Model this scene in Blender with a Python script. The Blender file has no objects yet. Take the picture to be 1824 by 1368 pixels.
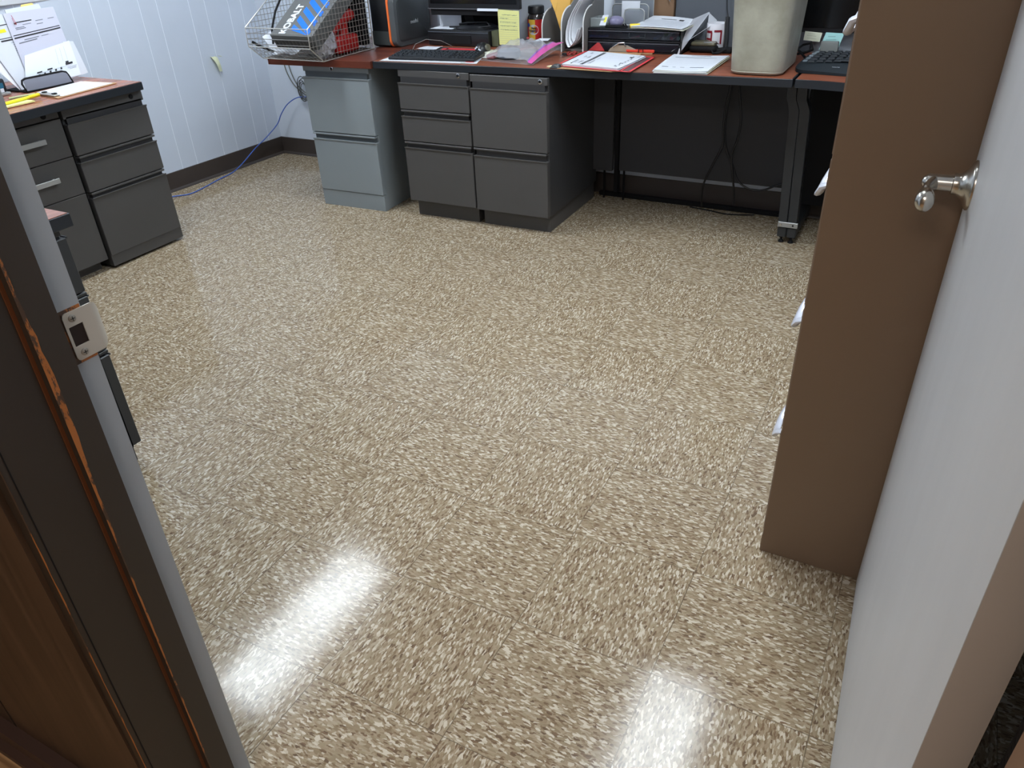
import bpy, bmesh, math, random
from mathutils import Vector, Matrix, Euler

random.seed(7)
S = bpy.context.scene
COL = S.collection
PI = math.pi

# ------------------------------------------------------------------ camera
cam_data = bpy.data.cameras.new('camera')
cam_data.sensor_width = 36.0
cam_data.sensor_fit = 'HORIZONTAL'
cam_data.lens = 1352.2 * 36.0 / 1824.0
cam_data.clip_start = 0.02
cam = bpy.data.objects.new('camera', cam_data)
COL.objects.link(cam)
RX = Vector((0.88340171, 0.46692613, -0.03976689))      # image right
RY = Vector((0.21944839, -0.48717626, -0.84528202))     # image down
RZ = Vector((-0.41405775, 0.73799681, -0.53283852))     # view direction
m = Matrix((RX, -RY, -RZ)).transposed().to_4x4()
m.translation = Vector((0.8679, -0.6734, 1.3224))
cam.matrix_world = m
S.camera = cam

# ------------------------------------------------------------------ world, exposure
w = bpy.data.worlds.new('world'); S.world = w
w.use_nodes = True
w.node_tree.nodes['Background'].inputs[0].default_value = (0.85, 0.82, 0.78, 1)
w.node_tree.nodes['Background'].inputs[1].default_value = 0.02
S.view_settings.view_transform = 'Standard'
S.view_settings.look = 'None'
S.view_settings.exposure = 0.0
S.view_settings.gamma = 1.0
S.view_settings.use_curve_mapping = False
LIGHT_STRENGTH = 35.0
HALL_STRENGTH = 15.0

# ------------------------------------------------------------------ materials
def lin(c):
    if isinstance(c, (int, float)): c = (c, c, c)
    return tuple(((v/255)/12.92 if v/255 <= 0.04045 else ((v/255+0.055)/1.055)**2.4) for v in c) + (1,)

MATS = {}
def mat(name, c, rough=0.5, metal=0.0, spec=0.5, emit=0.0, vary=0.0, vscale=8.0, bump=0.0, bscale=200.0,
        alpha=1.0, trans=0.0, coat=0.0, stretch=None, c2=None):
    if name in MATS: return MATS[name]
    M = bpy.data.materials.new(name); M.use_nodes = True
    nt = M.node_tree; N = nt.nodes; L = nt.links
    b = N['Principled BSDF']
    b.inputs['Base Color'].default_value = lin(c)
    b.inputs['Roughness'].default_value = rough
    b.inputs['Metallic'].default_value = metal
    b.inputs['Specular IOR Level'].default_value = spec
    if emit:
        b.inputs['Emission Color'].default_value = lin(c); b.inputs['Emission Strength'].default_value = emit
    if alpha < 1: b.inputs['Alpha'].default_value = alpha
    if trans: b.inputs['Transmission Weight'].default_value = trans
    if coat: b.inputs['Coat Weight'].default_value = coat; b.inputs['Coat Roughness'].default_value = 0.1
    if vary or bump:
        tc = N.new('ShaderNodeTexCoord')
        src = tc.outputs['Object']
        if stretch:
            mp = N.new('ShaderNodeMapping'); mp.inputs['Scale'].default_value = stretch
            L.new(src, mp.inputs['Vector']); src = mp.outputs['Vector']
    if vary:
        n = N.new('ShaderNodeTexNoise'); n.inputs['Scale'].default_value = vscale; n.inputs['Detail'].default_value = 5
        n.inputs['Roughness'].default_value = 0.6
        L.new(src, n.inputs['Vector'])
        r = N.new('ShaderNodeValToRGB'); r.color_ramp.elements[0].position = 0.3; r.color_ramp.elements[1].position = 0.7
        a = lin(c)
        lo = lin(c2) if c2 else tuple(v*(1-vary) for v in a[:3]) + (1,)
        r.color_ramp.elements[0].color = lo
        r.color_ramp.elements[1].color = a if c2 else tuple(min(1, v*(1+vary)) for v in a[:3]) + (1,)
        L.new(n.outputs['Fac'], r.inputs['Fac']); L.new(r.outputs['Color'], b.inputs['Base Color'])
    if bump:
        n2 = N.new('ShaderNodeTexNoise'); n2.inputs['Scale'].default_value = bscale; n2.inputs['Detail'].default_value = 3
        L.new(src, n2.inputs['Vector'])
        bp = N.new('ShaderNodeBump'); bp.inputs['Strength'].default_value = bump; bp.inputs['Distance'].default_value = 0.002
        L.new(n2.outputs['Fac'], bp.inputs['Height']); L.new(bp.outputs['Normal'], b.inputs['Normal'])
    MATS[name] = M
    return M

def math_node(N, L, op, a, b=None, c=None):
    n = N.new('ShaderNodeMath'); n.operation = op
    for i, v in enumerate((a, b, c)):
        if v is None: continue
        if isinstance(v, (int, float)): n.inputs[i].default_value = v
        else: L.new(v, n.inputs[i])
    return n.outputs[0]

def floor_material():
    """twelve inch composition tiles with streaky chips, laid quarter turned, waxed"""
    M = bpy.data.materials.new('vinyl_composition_tile'); M.use_nodes = True
    nt = M.node_tree; N = nt.nodes; L = nt.links; b = N['Principled BSDF']
    geo = N.new('ShaderNodeNewGeometry')
    sep = N.new('ShaderNodeSeparateXYZ'); L.new(geo.outputs['Position'], sep.inputs[0])
    u = math_node(N, L, 'DIVIDE', sep.outputs[0], 0.3048); v = math_node(N, L, 'DIVIDE', sep.outputs[1], 0.3048)
    iu = math_node(N, L, 'FLOOR', u); iv = math_node(N, L, 'FLOOR', v)
    fu = math_node(N, L, 'SUBTRACT', u, iu); fv = math_node(N, L, 'SUBTRACT', v, iv)
    par = math_node(N, L, 'FLOORED_MODULO', math_node(N, L, 'ADD', iu, iv), 2.0)   # 1: streaks along x
    inv = math_node(N, L, 'SUBTRACT', 1.0, par)
    along = math_node(N, L, 'ADD', math_node(N, L, 'MULTIPLY', fu, par), math_node(N, L, 'MULTIPLY', fv, inv))
    across = math_node(N, L, 'ADD', math_node(N, L, 'MULTIPLY', fv, par), math_node(N, L, 'MULTIPLY', fu, inv))
    al = math_node(N, L, 'ADD', along, math_node(N, L, 'MULTIPLY', iu, 3.37))
    ac = math_node(N, L, 'ADD', across, math_node(N, L, 'MULTIPLY', iv, 5.71))
    cb = N.new('ShaderNodeCombineXYZ'); L.new(al, cb.inputs[0]); L.new(ac, cb.inputs[1])
    # wobble
    wn = N.new('ShaderNodeTexNoise'); wn.inputs['Scale'].default_value = 26; wn.inputs['Detail'].default_value = 2
    L.new(cb.outputs[0], wn.inputs['Vector'])
    ws = N.new('ShaderNodeVectorMath'); ws.operation = 'SUBTRACT'; L.new(wn.outputs['Color'], ws.inputs[0]); ws.inputs[1].default_value = (.5, .5, .5)
    wm = N.new('ShaderNodeVectorMath'); wm.operation = 'MULTIPLY'; L.new(ws.outputs[0], wm.inputs[0]); wm.inputs[1].default_value = (.022, .022, 0)
    wa = N.new('ShaderNodeVectorMath'); wa.operation = 'ADD'; L.new(cb.outputs[0], wa.inputs[0]); L.new(wm.outputs[0], wa.inputs[1])
    def chips(sx, sy, ox):
        mp = N.new('ShaderNodeVectorMath'); mp.operation = 'MULTIPLY'; L.new(wa.outputs[0], mp.inputs[0]); mp.inputs[1].default_value = (sx, sy, 1)
        ad = N.new('ShaderNodeVectorMath'); ad.operation = 'ADD'; L.new(mp.outputs[0], ad.inputs[0]); ad.inputs[1].default_value = (ox, ox*1.7, 0)
        vo = N.new('ShaderNodeTexVoronoi'); vo.voronoi_dimensions = '2D'; vo.inputs['Scale'].default_value = 1.0
        L.new(ad.outputs[0], vo.inputs['Vector'])
        s = N.new('ShaderNodeSeparateColor'); L.new(vo.outputs['Color'], s.inputs[0])
        return s
    def ramp(stops, src):
        r = N.new('ShaderNodeValToRGB'); r.color_ramp.interpolation = 'CONSTANT'
        e = r.color_ramp.elements
        e[0].position = 0; e[0].color = lin(stops[0][1]); e[1].position = stops[1][0]; e[1].color = lin(stops[1][1])
        for p, c in stops[2:]:
            k = e.new(p); k.color = lin(c)
        L.new(src, r.inputs['Fac']); return r.outputs['Color']
    c1 = chips(24, 70, 0.0); c2_ = chips(36, 106, 9.3); c3 = chips(30, 88, 31.1)
    base = ramp([(0, (158, 141, 117)), (.16, (166, 149, 125)), (.34, (151, 136, 111)), (.5, (172, 158, 135)), (.64, (142, 124, 99)), (.76, (160, 146, 120)), (.9, (178, 165, 143))], c1.outputs[0])
    small = ramp([(0, (132, 112, 88)), (.3, (150, 132, 107)), (.55, (168, 151, 127)), (.75, (116, 95, 74)), (.85, (198, 186, 166))], c2_.outputs[0])
    mx = N.new('ShaderNodeMix'); mx.data_type = 'RGBA'
    f1 = math_node(N, L, 'GREATER_THAN', c2_.outputs[1], 0.52)
    L.new(f1, mx.inputs['Factor']); L.new(base, mx.inputs['A']); L.new(small, mx.inputs['B'])
    acc = ramp([(0, (214, 204, 186)), (.5, (200, 188, 168)), (.72, (104, 84, 66)), (.86, (122, 99, 78))], c3.outputs[0])
    mx2 = N.new('ShaderNodeMix'); mx2.data_type = 'RGBA'
    f2 = math_node(N, L, 'GREATER_THAN', c3.outputs[1], 0.80)
    L.new(f2, mx2.inputs['Factor']); L.new(mx.outputs['Result'], mx2.inputs['A']); L.new(acc, mx2.inputs['B'])
    # seams
    def edge(f):
        return math_node(N, L, 'MINIMUM', f, math_node(N, L, 'SUBTRACT', 1.0, f))
    ed = math_node(N, L, 'MINIMUM', edge(fu), edge(fv))
    sm = math_node(N, L, 'LESS_THAN', ed, 0.0030)
    sn = N.new('ShaderNodeTexNoise'); sn.inputs['Scale'].default_value = 3.1; L.new(geo.outputs['Position'], sn.inputs['Vector'])
    smf = math_node(N, L, 'MULTIPLY', sm, math_node(N, L, 'MULTIPLY', sn.outputs['Fac'], 1.4))
    mx3 = N.new('ShaderNodeMix'); mx3.data_type = 'RGBA'
    L.new(smf, mx3.inputs['Factor']); L.new(mx2.outputs['Result'], mx3.inputs['A']); mx3.inputs['B'].default_value = lin((84, 72, 58))
    dk = N.new('ShaderNodeMix'); dk.data_type = 'RGBA'; dk.blend_type = 'MULTIPLY'; dk.inputs['Factor'].default_value = 1
    L.new(mx3.outputs['Result'], dk.inputs['A']); dk.inputs['B'].default_value = (.84, .82, .80, 1)
    so = N.new('ShaderNodeMix'); so.data_type = 'RGBA'; so.inputs['Factor'].default_value = .10
    L.new(dk.outputs['Result'], so.inputs['A']); so.inputs['B'].default_value = lin((150, 135, 112))
    L.new(so.outputs['Result'], b.inputs['Base Color'])
    # wax: patchy gloss + tiny ripples
    rn = N.new('ShaderNodeTexNoise'); rn.inputs['Scale'].default_value = 9; rn.inputs['Detail'].default_value = 6; L.new(geo.outputs['Position'], rn.inputs['Vector'])
    mr = N.new('ShaderNodeMapRange'); L.new(rn.outputs['Fac'], mr.inputs['Value'])
    mr.inputs['From Min'].default_value = .3; mr.inputs['From Max'].default_value = .7; mr.inputs['To Min'].default_value = .085; mr.inputs['To Max'].default_value = .15
    L.new(mr.outputs['Result'], b.inputs['Roughness'])
    bn = N.new('ShaderNodeTexNoise'); bn.inputs['Scale'].default_value = 240; bn.inputs['Detail'].default_value = 2; L.new(geo.outputs['Position'], bn.inputs['Vector'])
    bn2 = N.new('ShaderNodeTexNoise'); bn2.inputs['Scale'].default_value = 22; bn2.inputs['Detail'].default_value = 2; L.new(geo.outputs['Position'], bn2.inputs['Vector'])
    hs = math_node(N, L, 'ADD', math_node(N, L, 'MULTIPLY', bn.outputs['Fac'], .12), math_node(N, L, 'MULTIPLY', bn2.outputs['Fac'], .7))
    hs = math_node(N, L, 'SUBTRACT', hs, math_node(N, L, 'MULTIPLY', sm, .9))
    bp = N.new('ShaderNodeBump'); bp.inputs['Strength'].default_value = .10; bp.inputs['Distance'].default_value = .0018
    L.new(hs, bp.inputs['Height']); L.new(bp.outputs['Normal'], b.inputs['Normal'])
    b.inputs['Specular IOR Level'].default_value = 0.23
    return M

def wood_material(name, dark, light, axis='X', scale=1.0, rough=0.35, spec=0.5):
    if name in MATS: return MATS[name]
    M = bpy.data.materials.new(name); M.use_nodes = True
    nt = M.node_tree; N = nt.nodes; L = nt.links; b = N['Principled BSDF']
    geo = N.new('ShaderNodeNewGeometry'); mp = N.new('ShaderNodeMapping')
    s = {'X': (1.2, 16, 16), 'Y': (16, 1.2, 16), 'Z': (16, 16, 0.9)}[axis]
    mp.inputs['Scale'].default_value = tuple(v*scale for v in s)
    L.new(geo.outputs['Position'], mp.inputs['Vector'])
    n = N.new('ShaderNodeTexNoise'); n.inputs['Scale'].default_value = 2.2; n.inputs['Detail'].default_value = 8; n.inputs['Distortion'].default_value = 1.2
    L.new(mp.outputs['Vector'], n.inputs['Vector'])
    r = N.new('ShaderNodeValToRGB'); r.color_ramp.elements[0].position = .35; r.color_ramp.elements[1].position = .68
    r.color_ramp.elements[0].color = lin(dark); r.color_ramp.elements[1].color = lin(light)
    L.new(n.outputs['Fac'], r.inputs['Fac']); L.new(r.outputs['Color'], b.inputs['Base Color'])
    b.inputs['Roughness'].default_value = rough; b.inputs['Specular IOR Level'].default_value = spec
    MATS[name] = M
    return M

def worn_material(name, base, worn, thr=.55, scale=30, rough=.45, stretch=(1, 1, .25)):
    M = bpy.data.materials.new(name); M.use_nodes = True
    nt = M.node_tree; N = nt.nodes; L = nt.links; b = N['Principled BSDF']
    geo = N.new('ShaderNodeNewGeometry'); mp = N.new('ShaderNodeMapping'); mp.inputs['Scale'].default_value = stretch
    L.new(geo.outputs['Position'], mp.inputs['Vector'])
    n = N.new('ShaderNodeTexNoise'); n.inputs['Scale'].default_value = scale; n.inputs['Detail'].default_value = 7; n.inputs['Roughness'].default_value = .7
    L.new(mp.outputs['Vector'], n.inputs['Vector'])
    r = N.new('ShaderNodeValToRGB'); r.color_ramp.elements[0].position = thr; r.color_ramp.elements[1].position = thr+.03
    r.color_ramp.elements[0].color = lin(base); r.color_ramp.elements[1].color = lin(worn)
    L.new(n.outputs['Fac'], r.inputs['Fac']); L.new(r.outputs['Color'], b.inputs['Base Color'])
    b.inputs['Roughness'].default_value = rough
    return M

M_floor = floor_material()
M_wall = mat('painted_panel_wall', (201, 209, 222), .42, vary=.03, vscale=3)
M_groove = mat('wall_groove_highlight', (232, 238, 248), .35)  # groove highlights put into the colour, paler than the wall
M_wallback = mat('painted_back_wall', (201, 208, 219), .5, vary=.03, vscale=3)
M_ceil = mat('ceiling_white', (225, 226, 226), .8)
M_cove = mat('dark_vinyl_base', (62, 54, 50), .42, vary=.08, vscale=6)
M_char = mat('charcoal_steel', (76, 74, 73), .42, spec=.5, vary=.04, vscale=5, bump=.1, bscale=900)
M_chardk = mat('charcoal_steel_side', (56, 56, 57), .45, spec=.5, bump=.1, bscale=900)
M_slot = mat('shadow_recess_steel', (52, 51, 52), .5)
M_grey = mat('grey_steel', (134, 141, 144), .38, spec=.5, vary=.03, vscale=4, bump=.08, bscale=900)
M_greyd = mat('shadow_recess_grey_steel', (86, 92, 96), .5)  # recess shade put into a darker copy of the grey steel
M_tan = mat('brown_steel', (118, 96, 76), .33, spec=.5, vary=.03, vscale=3, bump=.06, bscale=900)
M_black = mat('black_plastic', (24, 25, 28), .38)
M_blackm = mat('black_matte', (18, 18, 20), .75, spec=.25)
M_edge = mat('black_edge_band', (27, 31, 37), .45)
M_legm = mat('dark_leg_steel', (45, 47, 49), .42)
M_modest = mat('modesty_panel_board', (64, 64, 66), .8, spec=.25)
M_chrome = mat('chrome', (205, 205, 205), .18, metal=1)
M_satin = mat('satin_nickel', (192, 188, 180), .24, metal=1)
M_alum = mat('brushed_aluminium', (176, 177, 176), .4, metal=.6)
M_wire = mat('wire_steel', (168, 166, 160), .35, metal=.85)
M_white = mat('white_paint', (208, 209, 212), .45, vary=.03, vscale=5)
M_door = mat('door_paint', (208, 208, 209), .38, vary=.05, vscale=2.2, stretch=(3, 3, .7))
M_jambw = worn_material('jamb_grey_paint', (156, 163, 170), (70, 60, 50), .74, 22)
M_jambb = worn_material('jamb_brown_paint', (49, 40, 32), (112, 72, 38), .72, 20)
M_worn = worn_material('worn_wood_edge', (70, 48, 32), (164, 98, 42), .50, 26, stretch=(1, 1, .35))
M_panel = wood_material('hall_wood_paneling', (58, 43, 32), (80, 61, 47), 'Z', .8, .4)
M_mahog = wood_material('mahogany_laminate', (120, 66, 46), (150, 86, 60), 'X', .6, .3)
M_mahogy = wood_material('mahogany_laminate_side_desk', (138, 84, 64), (168, 108, 84), 'Y', .6, .26)
M_walnut = wood_material('dark_cherry_laminate', (72, 34, 26), (108, 54, 38), 'X', .5, .32)
M_paper = mat('white_paper', (206, 210, 218), .75)
M_paper2 = mat('cream_paper', (226, 226, 206), .75)
M_ink = mat('black_ink', (40, 40, 44), .7)
M_ink2 = mat('grey_ink', (118, 122, 132), .7)
M_inkr = mat('faint_ink', (160, 165, 178), .7)
M_red = mat('red_plastic', (176, 44, 44), .4)
M_redv = mat('red_vinyl_border', (222, 62, 68), .4)
M_orange = mat('orange_trim', (240, 116, 58), .4)
M_yel = mat('yellow_paper', (226, 226, 150), .7)
M_hi = mat('highlighter_yellow', (228, 220, 40), .4)
M_manila = mat('manila_envelope', (222, 172, 84), .7)
M_board = mat('tan_hardboard', (176, 138, 98), .6)

# ------------------------------------------------------------------ geometry helpers
class G:
    def __init__(s): s.bm = bmesh.new()
    def box(s, x0, y0, z0, x1, y1, z1, bev=0.0, seg=2):
        r = bmesh.ops.create_cube(s.bm, size=1.0); vs = r['verts']
        for v in vs:
            v.co = Vector(((x0+x1)/2 + v.co.x*(x1-x0), (y0+y1)/2 + v.co.y*(y1-y0), (z0+z1)/2 + v.co.z*(z1-z0)))
        if bev: s._bevel(vs, bev, seg)
        return s
    def _bevel(s, vs, bev, seg):
        es = set()
        for v in vs:
            for e in v.link_edges: es.add(e)
        bmesh.ops.bevel(s.bm, geom=list(es), offset=bev, segments=seg, profile=.5, affect='EDGES')
    def hexa(s, b, t, bev=0.0):                       # bottom 4 pts and top 4 pts, same winding
        vs = [s.bm.verts.new(Vector(p)) for p in list(b)+list(t)]
        F = [(3, 2, 1, 0), (4, 5, 6, 7)] + [(i, (i+1) % 4, 4+(i+1) % 4, 4+i) for i in range(4)]
        for f in F: s.bm.faces.new([vs[i] for i in f])
        if bev: s._bevel(vs, bev, 2)
        return s
    def prism(s, poly, vec, bev=0.0, seg=2):          # polygon points extruded by vec
        v = Vector(vec); a = [s.bm.verts.new(Vector(p)) for p in poly]; c = [s.bm.verts.new(Vector(p)+v) for p in poly]
        n = len(poly)
        s.bm.faces.new(a[::-1]); s.bm.faces.new(c)
        for i in range(n): s.bm.faces.new([a[i], a[(i+1) % n], c[(i+1) % n], c[i]])
        if bev: s._bevel(a+c, bev, seg)
        return s
    def cyl(s, p0, p1, r, r1=None, seg=20):
        p0 = Vector(p0); p1 = Vector(p1); d = p1-p0
        q = bmesh.ops.create_cone(s.bm, cap_ends=True, segments=seg, radius1=r, radius2=r if r1 is None else r1, depth=d.length)
        M_ = Matrix.Translation((p0+p1)/2) @ d.to_track_quat('Z', 'Y').to_matrix().to_4x4()
        bmesh.ops.transform(s.bm, matrix=M_, verts=q['verts']); return s
    def sphere(s, c, r, sc=(1, 1, 1), seg=18):
        q = bmesh.ops.create_uvsphere(s.bm, u_segments=seg, v_segments=seg//2+2, radius=r)
        for v in q['verts']: v.co = Vector(c) + Vector((v.co.x*sc[0], v.co.y*sc[1], v.co.z*sc[2]))
        return s
    def tube(s, pts, r, seg=8, closed=False, radii=None, flat=1.0):
        P = [Vector(p) for p in pts]; n = len(P); rings = []; prev = None
        for i, p in enumerate(P):
            if closed: d = (P[(i+1) % n]-P[i-1]).normalized()
            else: d = ((P[min(i+1, n-1)]-P[max(i-1, 0)])).normalized()
            if prev is None:
                a = Vector((0, 0, 1)) if abs(d.z) < .9 else Vector((1, 0, 0))
                u = (a - d*a.dot(d)).normalized()
            else: u = (prev - d*prev.dot(d)).normalized()
            prev = u; w_ = d.cross(u); rr = radii[i] if radii else r
            rings.append([s.bm.verts.new(p + (u*math.cos(2*PI*k/seg) + w_*math.sin(2*PI*k/seg)*flat)*rr) for k in range(seg)])
        for i in range(n if closed else n-1):
            A = rings[i]; B = rings[(i+1) % n]
            for k in range(seg): s.bm.faces.new([A[k], A[(k+1) % seg], B[(k+1) % seg], B[k]])
        if not closed:
            s.bm.faces.new(rings[0][::-1]); s.bm.faces.new(rings[-1])
        return s
    def lathe(s, prof, c, axis=(0, 0, 1), seg=28, cap=True):
        q = Vector(axis).to_track_quat('Z', 'Y'); c = Vector(c); rings = []
        for r, z in prof:
            rings.append([s.bm.verts.new(c + q @ Vector((r*math.cos(2*PI*k/seg), r*math.sin(2*PI*k/seg), z))) for k in range(seg)])
        for A, B in zip(rings, rings[1:]):
            for k in range(seg): s.bm.faces.new([A[k], A[(k+1) % seg], B[(k+1) % seg], B[k]])
        if cap: s.bm.faces.new(rings[0][::-1]); s.bm.faces.new(rings[-1])
        return s
    def grid(s, fn, nu, nv, thick=0.0):
        V = [[s.bm.verts.new(Vector(fn(i/nu, j/nv))) for j in range(nv+1)] for i in range(nu+1)]
        fs = []
        for i in range(nu):
            for j in range(nv): fs.append(s.bm.faces.new([V[i][j], V[i+1][j], V[i+1][j+1], V[i][j+1]]))
        if thick:
            s.bm.normal_update()
            bmesh.ops.solidify(s.bm, geom=fs, thickness=thick)
        return s
    def rot(s, q, c=(0, 0, 0)):
        bmesh.ops.transform(s.bm, matrix=Matrix.Translation(c) @ q.to_matrix().to_4x4() @ Matrix.Translation(-Vector(c)), verts=s.bm.verts[:]); return s
    def xf(s, M_): bmesh.ops.transform(s.bm, matrix=M_, verts=s.bm.verts[:]); return s
    def build(s, name, m_, parent=None, local=False, smooth=None, label=None):
        bmesh.ops.recalc_face_normals(s.bm, faces=s.bm.faces[:])
        off = Vector((0, 0, 0))
        if parent is not None and not local: off = ORIGIN.get(parent.name, Vector((0, 0, 0)))
        if parent is None:
            zs = [v.co for v in s.bm.verts]
            off = Vector(((min(v.x for v in zs)+max(v.x for v in zs))/2, (min(v.y for v in zs)+max(v.y for v in zs))/2, min(v.z for v in zs)))
        if off.length: bmesh.ops.translate(s.bm, vec=-off, verts=s.bm.verts[:])
        me = bpy.data.meshes.new(name); s.bm.to_mesh(me); s.bm.free()
        me.materials.append(m_)
        if smooth is not None:
            me.polygons.foreach_set('use_smooth', [True]*len(me.polygons))
            me.set_sharp_from_angle(angle=math.radians(smooth))
        o = bpy.data.objects.new(name, me); COL.objects.link(o)
        if parent is not None: o.parent = parent; ORIGIN[o.name] = ORIGIN.get(parent.name, Vector((0, 0, 0)))
        else: o.location = off; ORIGIN[o.name] = off.copy()
        if label: o['label'] = label
        return o

ORIGIN = {}
def thing(name, label, cat, loc=(0, 0, 0), group=None, rz=0.0):
    o = bpy.data.objects.new(name, None); COL.objects.link(o)
    o.empty_display_size = .05; o.location = loc; o.rotation_euler = (0, 0, rz)
    o['label'] = label; o['category'] = cat
    if group: o['group'] = group
    ORIGIN[o.name] = Vector(loc)
    return o
def tag(o, label, cat, group=None):
    o['label'] = label; o['category'] = cat
    if group: o['group'] = group
    return o
def structure(o): o['kind'] = 'structure'; return o

def text_part(s, size, M_, m_, parent, name='lettering', off=0.0, ext=0.0004, spacing=1.0, local=False):
    cu = bpy.data.curves.new('t', 'FONT'); cu.body = s; cu.size = size; cu.extrude = ext; cu.offset = off
    cu.align_x = 'CENTER'; cu.align_y = 'CENTER'; cu.space_character = spacing; cu.resolution_u = 3
    to = bpy.data.objects.new('t', cu); COL.objects.link(to)
    dg = bpy.context.evaluated_depsgraph_get(); dg.update()
    me = bpy.data.meshes.new_from_object(to.evaluated_get(dg)); bpy.data.objects.remove(to); bpy.data.curves.remove(cu)
    me.name = name; me.materials.clear(); me.materials.append(m_)
    o_ = ORIGIN.get(parent.name, Vector((0, 0, 0))) if not local else Vector((0, 0, 0))
    me.transform(Matrix.Translation(-o_) @ M_)
    o = bpy.data.objects.new(name, me); COL.objects.link(o); o.parent = parent; ORIGIN[o.name] = ORIGIN.get(parent.name, Vector((0,0,0)))
    return o
def frame(o, x, y):                                   # matrix with local x, y axes
    x = Vector(x).normalized(); y = Vector(y); y = (y-x*y.dot(x)).normalized(); z = x.cross(y)
    M_ = Matrix((x, y, z)).transposed().to_4x4(); M_.translation = Vector(o); return M_

# paper laid on four corners (A bottom-left, B bottom-right, C top-right, D top-left of the printed page)
def quad_pt(q, u, v):
    A, B, C_, D = [Vector(p) for p in q]
    return (A*(1-u)+B*u)*(1-v) + (D*(1-u)+C_*u)*v
def sheet(q, th, name, m_, parent=None, curl=0.0, n=6):
    A, B, C_, D = [Vector(p) for p in q]; nz = (B-A).cross(D-A).normalized()
    g = G()
    def top(u, v): return quad_pt(q, u, v) + nz*(th + curl*(math.sin(v*3.1)*.5 + (2*u-1)**2*.6))
    def bot(u, v): return quad_pt(q, u, v) + nz*(curl*(math.sin(v*3.1)*.5 + (2*u-1)**2*.6))
    V = {}
    for k, fn in ((0, bot), (1, top)):
        for i in range(n+1):
            for j in range(n+1): V[k, i, j] = g.bm.verts.new(fn(i/n, j/n))
    for i in range(n):
        for j in range(n):
            g.bm.faces.new([V[1, i, j], V[1, i+1, j], V[1, i+1, j+1], V[1, i, j+1]])
            g.bm.faces.new([V[0, i, j+1], V[0, i+1, j+1], V[0, i+1, j], V[0, i, j]])
    for i in range(n):
        g.bm.faces.new([V[0, i, 0], V[0, i+1, 0], V[1, i+1, 0], V[1, i, 0]])
        g.bm.faces.new([V[0, i+1, n], V[0, i, n], V[1, i, n], V[1, i+1, n]])
        g.bm.faces.new([V[0, 0, i+1], V[0, 0, i], V[1, 0, i], V[1, 0, i+1]])
        g.bm.faces.new([V[0, n, i], V[0, n, i+1], V[1, n, i+1], V[1, n, i]])
    return g.build(name, m_, parent)
def printing(q, th, marks, name, m_, parent, curl=0.0):
    A, B, C_, D = [Vector(p) for p in q]; nz = (B-A).cross(D-A).normalized(); g = G()
    for (u0, v0, u1, v1) in marks:
        k = max(1, int((u1-u0)/.12))
        for i in range(k):
            a = u0+(u1-u0)*i/k; b = u0+(u1-u0)*(i+1)/k
            P = []
            for (u, v) in ((a, v0), (b, v0), (b, v1), (a, v1)):
                P.append(g.bm.verts.new(quad_pt(q, u, v) + nz*(th + .0007 + curl*(math.sin(v*3.1)*.5 + (2*u-1)**2*.6))))
            g.bm.faces.new(P)
    return g.build(name, m_, parent)

INVOICE_BLACK = [(.06, .86, .1, .885), (.09, .875, .36, .89), (.05, .69, .96, .705), (.05, .655, .96, .68)] + \
    [(.10+.11*i, .085, .135+.11*i, .105) for i in range(6)] + [(.12, .125, .19, .14), (.30, .125, .38, .14), (.74, .12, .86, .14), (.76, .145, .82, .17)]
INVOICE_GREY = [(.14, .775, .30, .785), (.14, .755, .32, .765), (.16, .84, .30, .848), (.55, .87, .66, .88), (.56, .845, .62, .853),
    (.80, .87, .9, .88), (.8, .85, .88, .858), (.5, .79, .66, .8), (.52, .77, .6, .778), (.14, .60, .42, .612), (.16, .575, .34, .585), (.45, .59, .6, .598),
    (.1, .11, .95, .113), (.83, .07, .95, .074), (.83, .055, .95, .059), (.83, .04, .95, .044), (.62, .2, .622, .5), (.72, .2, .722, .5), (.82, .2, .822, .5)]

# ================================================================== SETTING
XL, XR, YF, YB, ZC = -2.905, 1.46, -0.215, 3.083, 2.44
JL, JR, YH = 0.03, 1.025, -0.37                      # door jambs and hall side of the front wall
structure(G().box(XL-.1, -.30, -.06, XR+.1, YB+.1, 0).build('floor', M_floor))
M_hallfloor = wood_material('hall_plank_floor', (126, 92, 62), (196, 156, 112), 'X', 1.6, .4)
structure(G().box(-2.2, -2.4, -.06, 2.6, -.30, -.001).build('floor_hall', M_hallfloor))
structure(G().box(XL-.1, YH, ZC, XR+.1, YB+.1, ZC+.08).build('ceiling', M_ceil))

# left wall: grooved panelling; leans out slightly towards the door
def lwx(y): return -2.885 - (YB-y)*.052
wl = G().prism([(lwx(YB+.05), YB+.05, 0), (lwx(YF), YF, 0), (lwx(YF)-.1, YF, 0), (lwx(YB)-.1, YB+.05, 0)], (0, 0, ZC))
wl = structure(wl.build('wall_left', M_wall))
g = G()
for y in (2.976, 2.881, 2.718, 2.611, 2.408, 2.302, 2.137, 2.035, 1.93, 1.77, 1.66, 1.50, 1.39, 1.19, 1.08, .9):
    x = lwx(y)
    g.box(x-.001, y-.0016, .1, x+.0012, y+.0016, ZC-.01)
g.build('groove_lines', M_groove, wl)
structure(G().box(XL-.3, YB, 0, XR+.1, YB+.1, ZC).build('wall_back', M_wallback))
structure(G().box(XR, YF, 0, XR+.1, YB, ZC).build('wall_right', M_wallback))
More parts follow.
